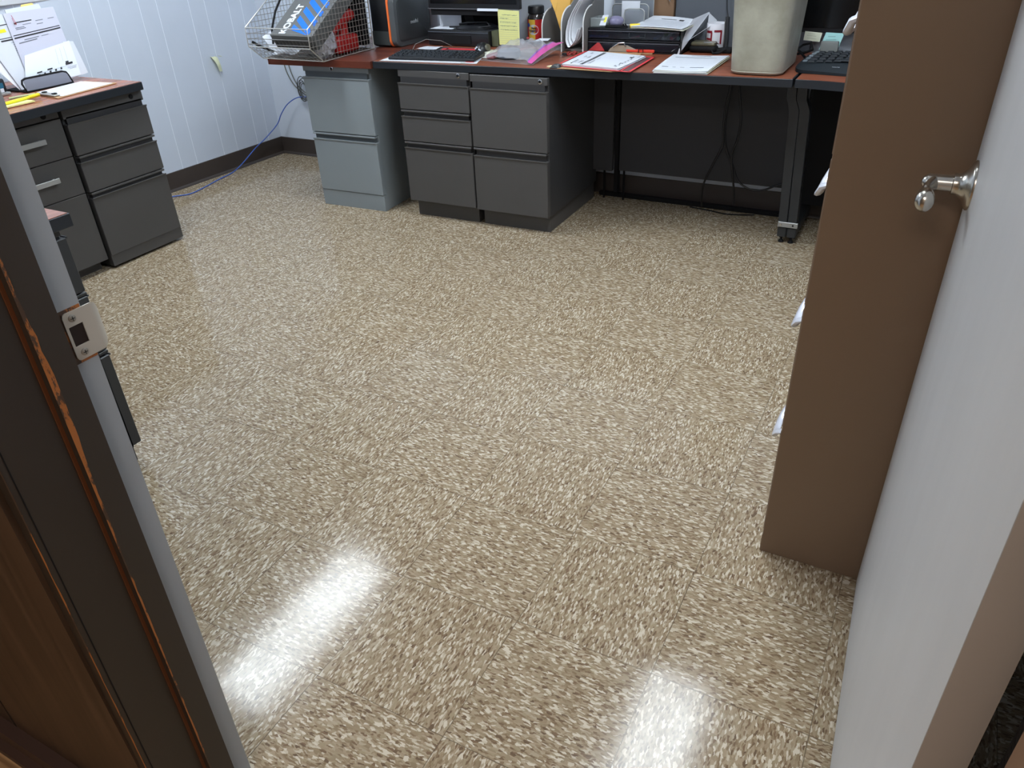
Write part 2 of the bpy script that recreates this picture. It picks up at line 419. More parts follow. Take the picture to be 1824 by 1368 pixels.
# front wall (door wall) with the opening; panelling towards the hall
wf = G().box(XL-.25, YH+.012, 0, JL-.02, YF, ZC).box(JR+.02, YH+.012, 0, XR+.1, YF, ZC).box(JL-.02, YH+.012, 2.06, JR+.02, YF, ZC)
wf = structure(wf.build('wall_front', M_wallback))
g = G().box(-2.2, YH, 0, JL-.018, YH+.012, ZC).box(JR+.018, YH, 0, 2.6, YH+.012, ZC).box(JL-.018, YH, 2.06, JR+.018, YH+.012, ZC)
g.build('wood_paneling', M_panel, wf, label='dark brown wood panelling on the hall side')
g = G()
for x in (-1.6, -1.2, -.78, -.40): g.box(x-.002, YH-.0006, .05, x+.002, YH+.001, ZC)
g.build('panel_groove', mat('dark_groove', (26, 17, 12), .6), wf)
M_shoe = mat('hall_base_brown', (64, 46, 40), .45)
structure(G().prism([(-2.2, YH, 0), (-2.2, YH-.034, 0), (-2.2, YH-.034, .018), (-2.2, YH-.022, .030), (-2.2, YH-.02, .055), (-2.2, YH, .06)], (2.2+JL-.03, 0, 0)).build('baseboard_front', M_shoe))

# cove base in the room
def cove(p0, p1, n, name):
    p0 = Vector(p0); p1 = Vector(p1); n = Vector(n)
    pr_ = [(0, 0), (.016, 0), (.014, .006), (.006, .014), (.004, .102), (0, .104)]
    return structure(G().prism([p0+n*a+Vector((0, 0, b)) for a, b in pr_], p1-p0).build(name, M_cove, smooth=30))
cove((lwx(YF), YF, 0), (lwx(YB), YB, 0), (1, 0, 0), 'baseboard_left')
cove((lwx(YB)+.0, YB, 0), (XR, YB, 0), (0, -1, 0), 'baseboard_back')
cove((XR, YF, 0), (XR, YB, 0), (-1, 0, 0), 'baseboard_right')

# window on the left wall, its sill shows at the top left of the view
wn = structure(G().box(lwx(1.2)-.02, .55, 1.03, lwx(1.2)+.035, 1.90, 1.065, .004).build('window_1', M_white))
xw = lwx(1.2)
G().box(xw-.01, .58, 1.065, xw+.02, .64, 2.0).box(xw-.01, 1.80, 1.065, xw+.02, 1.87, 2.0).box(xw-.01, .58, 2.0, xw+.02, 1.87, 2.07).box(xw-.01, .64, 1.065, xw+.02, 1.8, 1.12).box(xw-.01, 1.2, 1.12, xw+.015, 1.24, 2.0).build('window_frame', M_white, wn)
G().box(xw-.004, .62, 1.1, xw+.002, 1.82, 2.02).build('pane', mat('night_glass', (60, 66, 74), .08), wn)
G().box(lwx(1.2)-.02, .57, 1.006, lwx(1.2)+.018, 1.89, 1.03, .003).build('window_apron', mat('apron_grey', (134, 140, 150), .5), wn)

# ------------------------------------------------------------------ door frame
def lean(v): return v*.010                           # the frame stands slightly out of plumb
tl = structure(G().hexa([(JL-.02, YH, 0), (JL, YH, 0), (JL, -.262, 0), (JL-.02, -.262, 0)],
                        [(JL-.02, YH+lean(2.06), 2.06), (JL, YH+lean(2.06), 2.06), (JL, -.262+lean(2.06), 2.06), (JL-.02, -.262+lean(2.06), 2.06)]).build('trim_1', M_jambb))
def slanted(x0, x1, y0, y1, z0=0, z1=2.06):
    return ([(x0, y0+lean(z0), z0), (x1, y0+lean(z0), z0), (x1, y1+lean(z0), z0), (x0, y1+lean(z0), z0)],
            [(x0, y0+lean(z1), z1), (x1, y0+lean(z1), z1), (x1, y1+lean(z1), z1), (x0, y1+lean(z1), z1)])
G().hexa(*slanted(JL-.001, JL+.0125, -.289, -.2515)).build('door_stop', M_jambb, tl)
G().hexa(*slanted(JL-.02, JL+.0008, -.262, -.2170)).build('strike_rabbet', M_jambw, tl, label='grey painted strip beside the stop')
# worn orange edges: thin irregular strips along the stop corner and along the hall-side edge
def worn_strip(x, y, wd, seed, z0=0.0, z1=2.05, n=120, axis='y'):
    rnd = random.Random(seed); g = G(); prev = None
    for i in range(n+1):
        z = z0+(z1-z0)*i/n
        boost = math.exp(-((z-.86)/.13)**2)*1.7 if axis == 'y' else .2
        a = wd*(.25+rnd.random()*.5+boost*rnd.uniform(.6, 1))
        yy = y+lean(z)
        p = (g.bm.verts.new((x, yy, z)), g.bm.verts.new((x, yy+a, z)) if axis == 'y' else g.bm.verts.new((x+.0002, yy+a, z)))
        if prev: g.bm.faces.new([prev[0], prev[1], p[1], p[0]])
        prev = p
    return g
worn_strip(JL+.0131, -.2892, .0042, 3).build('worn_edge', M_worn, tl, label='bare orange wood worn through the paint')
G().hexa(*slanted(JL+.0002, JL+.0022, -.2935, -.2885)).build('stop_seam', mat('seam_brown', (96, 52, 24), .5), tl)
worn_strip(JL+.0008, YH-.0004, .0020, 9, axis='e').build('worn_edge', M_worn, tl)
G().hexa(*slanted(JL+.0003, JL+.0009, YH+.008, YH+.0092)).build('bead_line', M_blackm, tl)
# strike plate with curled lip
zc = .9145; y0 = -.2345; hz_ = .0305
g = G(); rows = []; NI, NK = 30, 24
for i in range(NI+1):
    t = i/NI; y = y0 + t*.050
    dx = 0 if t < .70 else -((t-.70)/.30)**2*.010
    hh = hz_
    if t < .10: hh = hz_ - .005*(1-math.sqrt(max(0, 1-(1-t/.10)**2)))
    if t > .72: hh = hz_ - .0105*((t-.72)/.28)**2 - (.006*((t-.93)/.07)**2 if t > .93 else 0)
    rows.append([g.bm.verts.new((JL+.0030+dx, y, zc+hh*k/(NK/2))) for k in range(-NK//2, NK//2+1)])
for i in range(NI):
    for k in range(NK):
        yc = (rows[i][k].co.y+rows[i+1][k].co.y)/2; z_ = (rows[i][k].co.z+rows[i][k+1].co.z)/2
        if -.2310 < yc < -.2128 and abs(z_-zc) < .0125: continue      # latch hole
        g.bm.faces.new([rows[i][k], rows[i+1][k], rows[i+1][k+1], rows[i][k+1]])
g.bm.normal_update()
bmesh.ops.solidify(g.bm, geom=g.bm.faces[:], thickness=.0014)
sp = g.build('strike_plate', mat('worn_satin_steel', (186, 180, 170), .42, metal=.25), tl)
G().box(JL+.0009, -.2325, zc-.0155, JL+.0016, -.2110, zc+.0155).build('latch_hole', mat('latch_hole_dark', (34, 20, 16), .8), sp)
for dz in (-.0222, .0222):
    g = G().lathe([(.0046, 0), (.0046, .0012), (.0038, .0018), (.0012, .0019)], (JL+.0028, -.2235, zc+dz), (1, 0, 0), 16)
    sc = g.build('screw', mat('screw_steel', (150, 146, 138), .35, metal=.5), sp, smooth=40)
    G().box(JL+.0046, -.2262, zc+dz-.0004, JL+.0049, -.2208, zc+dz+.0004).box(JL+.0046, -.2239, zc+dz-.0027, JL+.0049, -.2231, zc+dz+.0027).build('cross_slot', M_blackm, sc)
G().box(JL+.0008, -.2375, zc-.0345, JL+.0012, -.2085, zc+.0345).build('bare_wood_mortise', M_worn, tl)

tr = structure(G().box(JR, YH, 0, JR+.02, YF+.012, 2.06).build('trim_2', mat('right_jamb_brown', (150, 112, 84), .5)))
G().box(JR-.0125, -.289, 0, JR+.001, -.2475, 2.06).build('door_stop', mat('right_stop_brown', (150, 112, 84), .5), tr)
G().box(JR-.004, -.2475, 0, JR+.001, YF+.004, 2.06).build('weatherstrip', mat('black_pile', (20, 19, 20), .95, bump=1.0, bscale=160, vary=.5, vscale=90), tr, label='black pile weatherstrip in the hinge rabbet')
th_ = structure(G().box(JL-.02, YH, 2.04, JR+.02, YF, 2.06).build('trim_3', M_jambb))

# ------------------------------------------------------------------ door, open into the room
dh = Vector((.972, -.200, 0)); df = Vector((.9425, .738, 0)); dd = (df-dh).normalized(); dn = Vector((dd.y, -dd.x, 0))   # dn -> +x
th = .035
g = G().prism([dh+Vector((0, 0, .008)), df+Vector((0, 0, .008)), df+dn*th+Vector((0, 0, .008)), dh+dn*th+Vector((0, 0, .008))], (0, 0, 2.02), .0012, 1)
door = structure(g.build('door_1', M_door))
G().prism([dh-dd*.0012+Vector((0, 0, .01)), dh+dd*.0005+Vector((0, 0, .01)), dh+dd*.0005+dn*th+Vector((0, 0, .01)), dh-dd*.0012+dn*th+Vector((0, 0, .01))], (0, 0, 2.016)).build('hinge_edge', mat('door_edge_taupe', (150, 141, 133), .5, vary=.03), door, label='taupe painted hinge edge')
for z in (.22, 1.82):
    G().cyl(dh+dn*(th+.004)-dd*.006+Vector((0, 0, z)), dh+dn*(th+.004)-dd*.006+Vector((0, 0, z+.09)), .005).build('hinge', M_satin, door, smooth=40)
hc = df - dd*.060 + Vector((0, 0, .927))             # handle centre on the room-facing face
ax = -dn
hs = G().lathe([(.038, 0), (.038, .003), (.035, .006), (.026, .010), (.0185, .017), (.0165, .021), (.0165, .028), (.0135, .029)], hc, ax, 32).build('door_handle', M_satin, door, smooth=50)
e0 = hc+ax*.028; e1 = hc+ax*.060
G().cyl(e0, e1+ax*.004, .0128, seg=28).build('handle_neck', M_satin, hs, smooth=40)
pts = []; rad = []
for t in [i/22 for i in range(23)]:
    p = e1 + ax*(-.006+.010*math.sin(min(1, t*2)*PI/2)) - dd*(t*.085) + Vector((0, 0, -.001-.006*t-.006*math.sin(max(0, t-.45)/.55*PI)*.5))
    pts.append(p); rad.append(.0135*(1-.40*min(1, t/.40)) if t < .40 else .0081+.0095*math.sin((t-.40)/.60*PI*.80))
rad[-1] = .008; rad[-2] = .0125
G().tube(pts, .01, 18, radii=rad, flat=.8).build('lever', M_satin, hs, smooth=60)
G().sphere(e1, .0128).build('lever_elbow', M_satin, hs, smooth=60)

# ------------------------------------------------------------------ ceiling lamps
def ceiling_lamp(cx, cy, label):
    t = thing('ceiling_light', label, 'ceiling light', (cx, cy, ZC), 'fluorescent wraparound fixtures')
    G().box(cx-.20, cy-.615, ZC-.018, cx+.20, cy+.615, ZC).build('housing', M_white, t)
    for sy in (-1, 1):
        G().box(cx-.19, cy+sy*.607-.006, ZC-.075, cx+.19, cy+sy*.607+.006, ZC-.016, .004).build('end_cap', M_white, t)
    em = mat('lamp_diffuser', (238, 246, 255), .4)
    b = em.node_tree.nodes['Principled BSDF']; b.inputs['Emission Color'].default_value = (.85, .937, 1, 1); 
    tn = em.node_tree; ge = tn.nodes.new('ShaderNodeNewGeometry'); se = tn.nodes.new('ShaderNodeSeparateXYZ'); tn.links.new(ge.outputs['Position'], se.inputs[0])
    dd_ = math_node(tn.nodes, tn.links, 'MINIMUM', math_node(tn.nodes, tn.links, 'ABSOLUTE', math_node(tn.nodes, tn.links, 'SUBTRACT', se.outputs[0], -1.885)), math_node(tn.nodes, tn.links, 'ABSOLUTE', math_node(tn.nodes, tn.links, 'SUBTRACT', se.outputs[0], .305)))
    mm = tn.nodes.new('ShaderNodeMapRange'); mm.interpolation_type = 'SMOOTHSTEP'; tn.links.new(math_node(tn.nodes, tn.links, 'ABSOLUTE', math_node(tn.nodes, tn.links, 'SUBTRACT', dd_, .085)), mm.inputs['Value'])
    mm.inputs['From Min'].default_value = .015; mm.inputs['From Max'].default_value = .08; mm.inputs['To Min'].default_value = LIGHT_STRENGTH*1.15; mm.inputs['To Max'].default_value = LIGHT_STRENGTH*.72
    tn.links.new(mm.outputs['Result'], b.inputs['Emission Strength'])
    P = [(cx-.185, ZC-.018), (cx-.17, ZC-.055), (cx-.12, ZC-.072), (cx+.12, ZC-.072), (cx+.17, ZC-.055), (cx+.185, ZC-.018)]
    G().prism([(x, cy-.60, z) for x, z in P], (0, 1.2, 0)).build('diffuser', em, t)
ceiling_lamp(-1.885, 1.475, 'long ceiling light over the left half of the room')
ceiling_lamp(.305, 1.475, 'long ceiling light over the right half of the room')

# hall behind the camera: plain walls, ceiling and an added unseen light
M_hallwall = mat('hall_wall_paint', (150, 132, 112), .7)
structure(G().box(-2.3, -2.4, 0, 2.7, -2.3, ZC).build('wall_hall', M_hallwall))
structure(G().box(-2.3, -2.3, 0, -2.2, YH, ZC).build('wall_hall_left', M_hallwall))
structure(G().box(2.6, -2.3, 0, 2.7, YH, ZC).build('wall_hall_right', M_hallwall))
structure(G().box(-2.3, -2.4, ZC, 2.7, YH, ZC+.08).build('ceiling_hall', M_ceil))
t = thing('ceiling_light', 'unseen wide panel light added in the hall to light the door', 'ceiling light', (.9, -1.7, ZC))  # out of view, added to light the door and jamb
G().box(.28, -2.0, ZC-.03, 1.52, -1.38, ZC, .004).build('housing', M_white, t)
em2 = mat('added_hall_diffuser', (255, 240, 220), .5)
b = em2.node_tree.nodes['Principled BSDF']; b.inputs['Emission Color'].default_value = (1, .95, .90, 1); b.inputs['Emission Strength'].default_value = HALL_STRENGTH
G().box(.30, -1.98, ZC-.05, 1.50, -1.40, ZC-.03, .006).build('diffuser', em2, t)

# ================================================================== CABINETS
def pull_pedestal(t, w_, d, h, faces, M_f, M_s, M_r, lock=None, toe=.085, toe_in=.045, rail_z=None, flush=False, gap=0.0):
    """local frame: x 0..w, front at y=0 facing -y, back y=d"""
    zb = gap
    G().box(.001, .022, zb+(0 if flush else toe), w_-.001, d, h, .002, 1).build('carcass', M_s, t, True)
    if flush: G().box(0, .0, zb, w_, .03, zb+toe, .001, 1).build('plinth', M_f, t, True)
    else: G().box(.012, toe_in, zb, w_-.012, d, zb+toe+.01).build('plinth', M_f, t, True)
    G().box(0, .006, rail_z, w_, .03, h, .0015, 1).build('lock_rail', M_f, t, True)
    for (z0, z1) in faces:
        dr = G().box(.001, -.004, z0, w_-.001, .030, z1, .002, 1).build('drawer_front', M_f, t, True)
        # curled pull lip on top of the front and dark recess above
        G().prism([(.002, -.003, z1-.002), (.002, -.007, z1-.004), (.002, -.008, z1+.001), (.002, -.004, z1+.002)], (w_-.004, 0, 0)).build('pull_lip', M_f, dr, True)
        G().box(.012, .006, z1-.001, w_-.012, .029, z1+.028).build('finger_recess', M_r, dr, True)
    tops = sorted([f[0] for f in faces], reverse=True)[:-1]
    for z in tops:                                    # divider lips under the upper drawers
        G().box(.004, -.006, z-.012, w_-.004, .024, z-.004, .001, 1).build('divider_rail', M_f, t, True)
    if lock:
        lk = G().lathe([(.010, 0), (.010, .003), (.007, .004)], (lock[0], .006, lock[1]), (0, -1, 0), 20).build('lock', lock[2] if len(lock) > 2 else M_chrome, t, True, 40)
        G().lathe([(.0062, .0035), (.0062, .0046)], (lock[0], .006, lock[1]), (0, -1, 0), 14).build('keyway', M_blackm, lk, True)

t = thing('filing_cabinet', 'light grey two-drawer steel file pedestal under the short cherry desk', 'filing cabinet', (-1.938, 2.362, 0), rz=math.radians(2.2))
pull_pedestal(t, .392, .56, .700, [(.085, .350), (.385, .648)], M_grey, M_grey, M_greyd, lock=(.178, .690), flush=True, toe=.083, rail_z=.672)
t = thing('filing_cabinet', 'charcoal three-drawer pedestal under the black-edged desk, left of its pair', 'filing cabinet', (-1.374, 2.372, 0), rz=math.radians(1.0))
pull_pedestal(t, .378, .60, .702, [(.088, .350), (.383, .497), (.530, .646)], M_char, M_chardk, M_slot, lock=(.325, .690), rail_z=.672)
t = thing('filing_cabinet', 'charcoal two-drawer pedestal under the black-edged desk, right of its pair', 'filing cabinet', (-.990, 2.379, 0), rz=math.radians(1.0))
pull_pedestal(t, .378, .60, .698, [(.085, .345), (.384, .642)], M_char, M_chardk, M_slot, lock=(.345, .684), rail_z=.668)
t = thing('filing_cabinet', 'charcoal three-drawer pedestal with recessed pulls at the far end of the left desk', 'filing cabinet', (-2.262, 1.284, 0), rz=math.radians(90))
pull_pedestal(t, .395, .56, .700, [(.062, .325), (.352, .477), (.508, .634)], M_char, M_chardk, M_slot, lock=(.335, .680, M_blackm), flush=True, toe=.060, rail_z=.655, gap=.012)
# pedestal with bar pulls beside it
t = thing('filing_cabinet', 'charcoal pedestal with aluminium bar handles under the left desk', 'filing cabinet', (-2.275, .884, 0), rz=math.radians(90))
G().box(.001, .018, .06, .388, .56, .702).build('carcass', M_chardk, t, True)
G().box(.012, .05, 0, .378, .56, .07).build('plinth', M_char, t, True)
G().box(0, .002, .666, .39, .03, .702, .001, 1).build('lock_rail', M_char, t, True)
lk = G().lathe([(.011, 0), (.011, .002), (.008, .003)], (.325, .001, .684), (0, -1, 0), 20).build('lock', M_blackm, t, True, 40)
for z0, z1, hz in ((.512, .664, .597), (.355, .510, .441), (.05, .353, .290)):
    dr = G().box(.001, -.002, z0, .389, .02, z1-.0015, .001, 1).build('drawer_front', M_char, t, True)
    if hz > .3:
        G().box(.105, -.030, hz-.010, .285, -.024, hz+.010, .001, 1).box(.112, -.026, hz-.006, .122, -.001, hz+.006).box(.268, -.026, hz-.006, .278, -.001, hz+.006).build('bar_handle', M_alum, dr, True)
# pedestal below the near left desk, its drawers face away
t = thing('filing_cabinet', 'dark pedestal seen edge-on behind the grey door jamb', 'filing cabinet', (-.952, .364, 0), rz=math.radians(180))
pull_pedestal(t, .385, .50, .700, [(.055, .345), (.362, .518), (.532, .676)], M_legm, M_legm, M_slot, rail_z=.684, toe=.05, toe_in=.02)

# tall brown file cabinet at the right, side towards us
bx, by = .727, .745
t = thing('file_cabinet', 'tall brown steel file cabinet standing behind the open door', 'filing cabinet', (bx, by, 0))
G().box(bx, by, .0, bx+.67, by+.385, 1.52, .0022, 2).build('carcass', M_tan, t)
G().box(bx-.0008, by+.001, .0, bx+.67, by+.38, .05).build('plinth', M_tan, t)
for i in range(5):
    z0 = .055+i*.2925
    dr = G().box(bx-.003, by+.018, z0, bx+.002, by+.367, z0+.283, .001, 1).build('drawer_front', M_tan, t)
    zc_ = z0+.185
    hd = G()
    hd.tube([(bx-.003, by+.13, zc_+.022), (bx-.020, by+.135, zc_+.014), (bx-.027, by+.15, zc_-.004), (bx-.029, by+.19, zc_-.012), (bx-.029, by+.22, zc_-.012), (bx-.027, by+.24, zc_-.004), (bx-.020, by+.252, zc_+.014), (bx-.003, by+.257, zc_+.022)], .006, 8, flat=1.6)
    hd.box(bx-.008, by+.12, zc_+.012, bx-.003, by+.267, zc_+.034, .001, 1)
    hd.build('drawer_pull', mat('white_cast_pull', (214, 216, 226), .25, metal=.3), dr, smooth=50)

# ================================================================== DESKS
def desk_top(t, poly, zt, th_, mt, me_, name='desktop'):
    G().prism([(x, y, zt-th_) for x, y in poly], (0, 0, th_-.0015), .0015, 1).build('edge_band', me_, t)
    c = Vector((sum(p[0] for p in poly)/len(poly), sum(p[1] for p in poly)/len(poly), 0))
    g = G().prism([(x+(c.x-x)*.004/abs(c.x-x), y+(c.y-y)*.004/abs(c.y-y), zt-.0018) for x, y in poly], (0, 0, .0018))
    return g.build(name, mt, t)
ZT = .735
t = thing('desk', 'short desk with a thick cherry wood edge beneath the wire basket', 'desk', (-1.81, 2.7, 0))
P = [(-2.115, 2.322), (-1.507, 2.354), (-1.507, 3.04), (-2.135, 3.04)]
G().prism([(x, y, ZT-.033) for x, y in P], (0, 0, .033), .002, 2).build('desktop', M_walnut, t)
for x in (-2.05,): G().box(x, 2.98, 0, x+.04, 3.02, .702).build('leg', M_legm, t)
t = thing('desk', 'long black-edged mahogany desk carrying the beige bin and keyboards', 'desk', (-.56, 2.7, 0))
desk_top(t, [(-1.505, 2.368), (.373, 2.452), (.373, 3.05), (-1.505, 3.05)], ZT, .032, M_mahog, M_edge)
G().box(-.487, 2.955, .163, .374, 2.975, .700, .001, 1).build('modesty_panel', M_modest, t)
G().box(-.640, 2.94, .160, -.520, 2.965, .700, .001, 1).build('end_panel', M_modest, t)
G().box(-.512, 2.95, .05, -.492, 2.985, .700).build('slotted_upright', M_blackm, t)
G().box(-.478, 2.99, 0, -.470, 3.0, .20).box(-.585, 2.99, 0, -.577, 3.0, .20).build('support_rod', M_blackm, t)
def c_leg(t, x0, w_, bx0, y0=2.70):
    """upright with a jogged neck under the top, long foot and leveller"""
    lx = -.027                                       # leans a touch
    def P(x, z): return (x + (-lx)*(1-z/.57)*1.0 if False else x + .027*(1-z/.60), y0, z)
    g = G()
    path = [(x0+.000, .703), (x0+.000, .612), (x0+.020, .570), (x0+.020, .028)]
    L_ = [P(x, z) for x, z in path]; R_ = [P(x+w_, z) for x, z in path]
    g.prism(L_ + R_[::-1], (0, .05, 0), .002, 1)
    G_leg = g.build('leg', M_legm, t)
    fx = P(x0+.020, .028)[0]
    G().box(fx, y0-.002, .028, fx+w_, y0+.36, .072, .003, 1).build('foot_bar', M_legm, t)
    for yy in (y0+.016, y0+.33):
        lv = G().lathe([(.012, 0), (.012, .004), (.005, .012), (.004, .03)], (fx+w_/2, yy, 0), (0, 0, 1), 16).build('leveller', M_blackm, t, smooth=40)
    return fx
fx = c_leg(t, .318, .037, 0)
G().box(fx-.002, 2.691, .0755, fx+.082, 2.6985, .0985, .0015, 1).build('joining_bracket', M_alum, t)
G().lathe([(.0055, 0), (.0045, .003)], (fx+.010, 2.691, .087), (0, -1, 0), 12).build('bolt', M_chrome, t, smooth=40)
G().lathe([(.0042, 0), (.0042, .0006)], (fx+.062, 2.691, .087), (0, -1, 0), 12).build('bracket_hole', M_blackm, t)
t = thing('desk', 'black-edged mahogany desk disappearing behind the tall brown file cabinet', 'desk', (.9, 2.7, 0))
desk_top(t, [(.381, 2.455), (.46, 2.452), (.56, 2.436), (.75, 2.420), (1.44, 2.42), (1.44, 3.05), (.381, 3.05)], ZT, .032, M_mahog, M_edge)
c_leg(t, .3585, .038, 0)
G().box(.380, 2.955, .10, 1.42, 2.975, .70).build('modesty_panel', M_blackm, t)
t = thing('desk', 'mahogany desk along the left wall with a black edge and papers on it', 'desk', (-2.55, 1.0, 0))
desk_top(t, [(-2.2365, 1.672), (-2.90, 1.672), (-2.915, .42), (-2.175, .42), (-2.197, 1.047)][::-1], ZT, .034, M_mahogy, M_edge)
G().box(-2.36, 1.655, .700, -2.26, 1.668, .712).build('mount_bracket', M_alum, t)
t = thing('desk', 'near desk corner with pink-lit mahogany top showing beside the door jamb', 'desk', (-1.5, .1, 0))
desk_top(t, [(-.937, -.195), (-.937, .389), (-2.10, .389), (-2.10, -.195)][::-1], ZT, .034, M_mahogy, M_edge)
G().box(-2.08, -.18, 0, -2.04, .36, .70).build('leg', M_legm, t)

# conduit rail on the floor behind the desks
tag(G().box(-.62, 3.020, 0, .36, 3.045, .022, .003, 1).build('cable_raceway', M_blackm), 'low black cable raceway on the floor along the back baseboard', 'raceway')

# ================================================================== ON THE SHORT DESK
# wire basket with dropped, flared front
x0, x1 = -2.102, -1.722; z0 = ZT+.0015
t = thing('wire_basket', 'silver wire mesh bin with low flared front at the desk end', 'basket', ((x0+x1)/2, 2.45, ZT))
yb, yf, ybk = 2.285, 2.205, 2.675
A_ = [(yb, z0+.001), (yf, z0+.066), (yf, z0+.148), (2.385, z0+.25), (2.47, z0+.30), (ybk, z0+.30), (ybk, z0+.001)]   # side outline
def wires_side(x):
    g = G(); r = .0012; sp = .0235
    from_y = yf
    n = int((ybk-yf)/sp)
    def zrange(y):
        lo = z0+.001 + max(0, (yb-y)/(yb-yf))*.065
        if y <= 2.385: hi = z0+.148+(y-yf)/(2.385-yf)*.102
        elif y <= 2.47: hi = z0+.25+(y-2.385)/.085*.05
        else: hi = z0+.30
        return lo, hi
    for i in range(n+1):
        y = ybk-i*sp; lo, hi = zrange(y); g.cyl((x, y, lo), (x, y, hi), r, seg=5)
    k = 0
    while k*sp < .30:
        z = z0+.001+k*sp
        ya = yf if .066 <= z-z0 <= .148 else (yb-(z-z0)/.066*(yb-yf) if z-z0 < .066 else yf+(z-z0-.148)/.102*(2.385-yf) if z-z0 < .25 else 2.385+(z-z0-.25)/.05*.085)
        g.cyl((x, ya, z), (x, ybk, z), r, seg=5); k += 1
    return g
wires_side(x0).build('side_mesh', M_wire, t); wires_side(x1).build('side_mesh', M_wire, t)
g = G(); sp = .0235; n = int((x1-x0)/sp)
for i in range(n+1): g.cyl((x0+i*sp, yb, z0), (x0+i*sp, ybk, z0), .0012, seg=5)
for i in range(int((ybk-yb)/sp)+1): g.cyl((x0, yb+i*sp, z0+.002), (x1, yb+i*sp, z0+.002), .0012, seg=5)
g.build('bottom_mesh', M_wire, t)
g = G()
for i in range(n+1): g.cyl((x0+i*sp, ybk, z0), (x0+i*sp, ybk, z0+.30), .0012, seg=5)
for i in range(13): g.cyl((x0, ybk, z0+i*sp), (x1, ybk, z0+i*sp), .0012, seg=5)
g.build('back_mesh', M_wire, t)
g = G()
for i in range(4): g.cyl((x0, yf, z0+.148-i*.0235), (x1, yf, z0+.148-i*.0235), .0018, seg=6)
for i in range(4):
    f = i/3; g.cyl((x0, yf+(yb-yf)*f, z0+.066*(1-f)), (x1, yf+(yb-yf)*f, z0+.066*(1-f)), .0014, seg=6)
for i in range(n+1): g.cyl((x0+i*sp, yb, z0), (x0+i*sp, yf, z0+.066), .0009, seg=5)
g.build('front_mesh', M_wire, t)
g = G()
for x in (x0, x1): g.tube([(x, y, z) for y, z in A_], .0026, 8, closed=True)
for y, z in (A_[0], A_[1], A_[2], A_[5], A_[6]): g.cyl((x0, y, z), (x1, y, z), .0026, seg=8)
g.build('rim', mat('bright_wire', (214, 212, 206), .3, metal=.7), t, smooth=50)

# tool case leaning in the basket, resting along the sloping rim
O = Vector((-1.995, 2.245, .850)); ux = Vector((1, -.02, 0)).normalized(); uy = Vector((0, .855, .52)).normalized(); un = ux.cross(uy)
def cp(a, b, c=0): return O + ux*a + uy*b + un*c
t = thing('tool_case', 'grey case with white lettering and blue stripes lying in the wire basket', 'tool case', tuple(O))
M_case = mat('dark_grey_case', (92, 93, 92), .5)
G().prism([cp(0, 0, -.075), cp(.262, 0, -.075), cp(.262, .40, -.075), cp(0, .40, -.075)], un*.075, .004, 2).build('shell', M_case, t, smooth=40)
g = G()
for i in range(11): g.prism([cp(.012+i*.0225, -.002, -.070), cp(.026+i*.0225, -.002, -.070), cp(.026+i*.0225, -.002, -.03), cp(.012+i*.0225, -.002, -.03)], uy*.004)
g.build('end_ribs', mat('rib_grey', (62, 64, 64), .5), t)
g = G()
for i in range(6):
    b = -.045+i*.062
    q = [(.108, b+.085), (.108, b+.120), (.236, b+.023), (.236, b-.012)]
    q = [(a, max(.004, bb)) for a, bb in q]
    g.prism([cp(a, bb, .0005) for a, bb in q], un*.0008)
g.build('blue_stripes', mat('bright_blue', (20, 108, 226), .4), t)
text_part('KOBALT', .052, frame(cp(.072, .112, .001), uy, -ux), M_paper, t, 'lettering', off=.0022, spacing=1.04)
# contents: red tool, plastic bag, black tools, white cloth, cable
M_redt = mat('red_tool_plastic', (168, 28, 26), .38)
t = thing('power_tool', 'red power tool behind the mesh at the right of the wire basket', 'power tool', (-1.80, 2.56, z0))
G().box(-1.88, 2.425, z0+.006, -1.74, 2.595, z0+.085, .018, 3).build('battery_base', M_redt, t, smooth=40)
G().tube([(-1.79, 2.53, z0+.07), (-1.79, 2.54, z0+.11), (-1.79, 2.53, z0+.14)], .028, 12, radii=[.030, .024, .030]).build('grip', M_redt, t, smooth=50)
G().tube([(-1.785, 2.60, z0+.165), (-1.785, 2.53, z0+.160), (-1.785, 2.47, z0+.130), (-1.78, 2.44, z0+.10)], .03, 12, radii=[.026, .032, .027, .016]).build('motor_body', M_redt, t, smooth=50)
G().cyl((-1.785, 2.46, z0+.115), (-1.785, 2.43, z0+.09), .013).build('nozzle', M_blackm, t, smooth=40)
t = thing('plastic_bag', 'crumpled clear plastic bag in the front corner of the wire basket', 'plastic bag', (-1.79, 2.37, z0))
rnd = random.Random(4)
g = G().sphere((-1.785, 2.375, z0+.075), .07, (.75, .9, 1.0), 22)
for v in g.bm.verts: v.co += Vector((rnd.uniform(-.009, .009), rnd.uniform(-.011, .011), rnd.uniform(-.014, .014)))
g.build('film', mat('cloudy_plastic', (206, 206, 214), .3, alpha=.72), t)
t = thing('cloth', 'white folded cloth at the left side of the wire basket', 'cloth', (-2.05, 2.45, z0))
def cl(u, v): return (-2.088+.070*u+.006*math.sin(v*9), 2.29+.34*v, z0+.012+.19*(1-u)*(.45+.55*v)+.012*math.sin(u*7+v*11)*u)
G().grid(cl, 10, 14, .003).build('fabric', mat('white_cloth', (214, 218, 226), .9), t, smooth=60)
t = thing('black_pouch', 'black tool pouch filling the back of the wire basket', 'tool pouch', (-1.92, 2.55, z0))
g = G().box(-2.02, 2.50, z0+.006, -1.90, 2.665, z0+.16, .02, 3)
g.build('pouch_body', M_blackm, t, smooth=50)
g = G().box(-1.893, 2.625, z0+.02, -1.733, 2.668, z0+.29, .01, 3); g.build('pouch_flap', M_blackm, t, smooth=50)
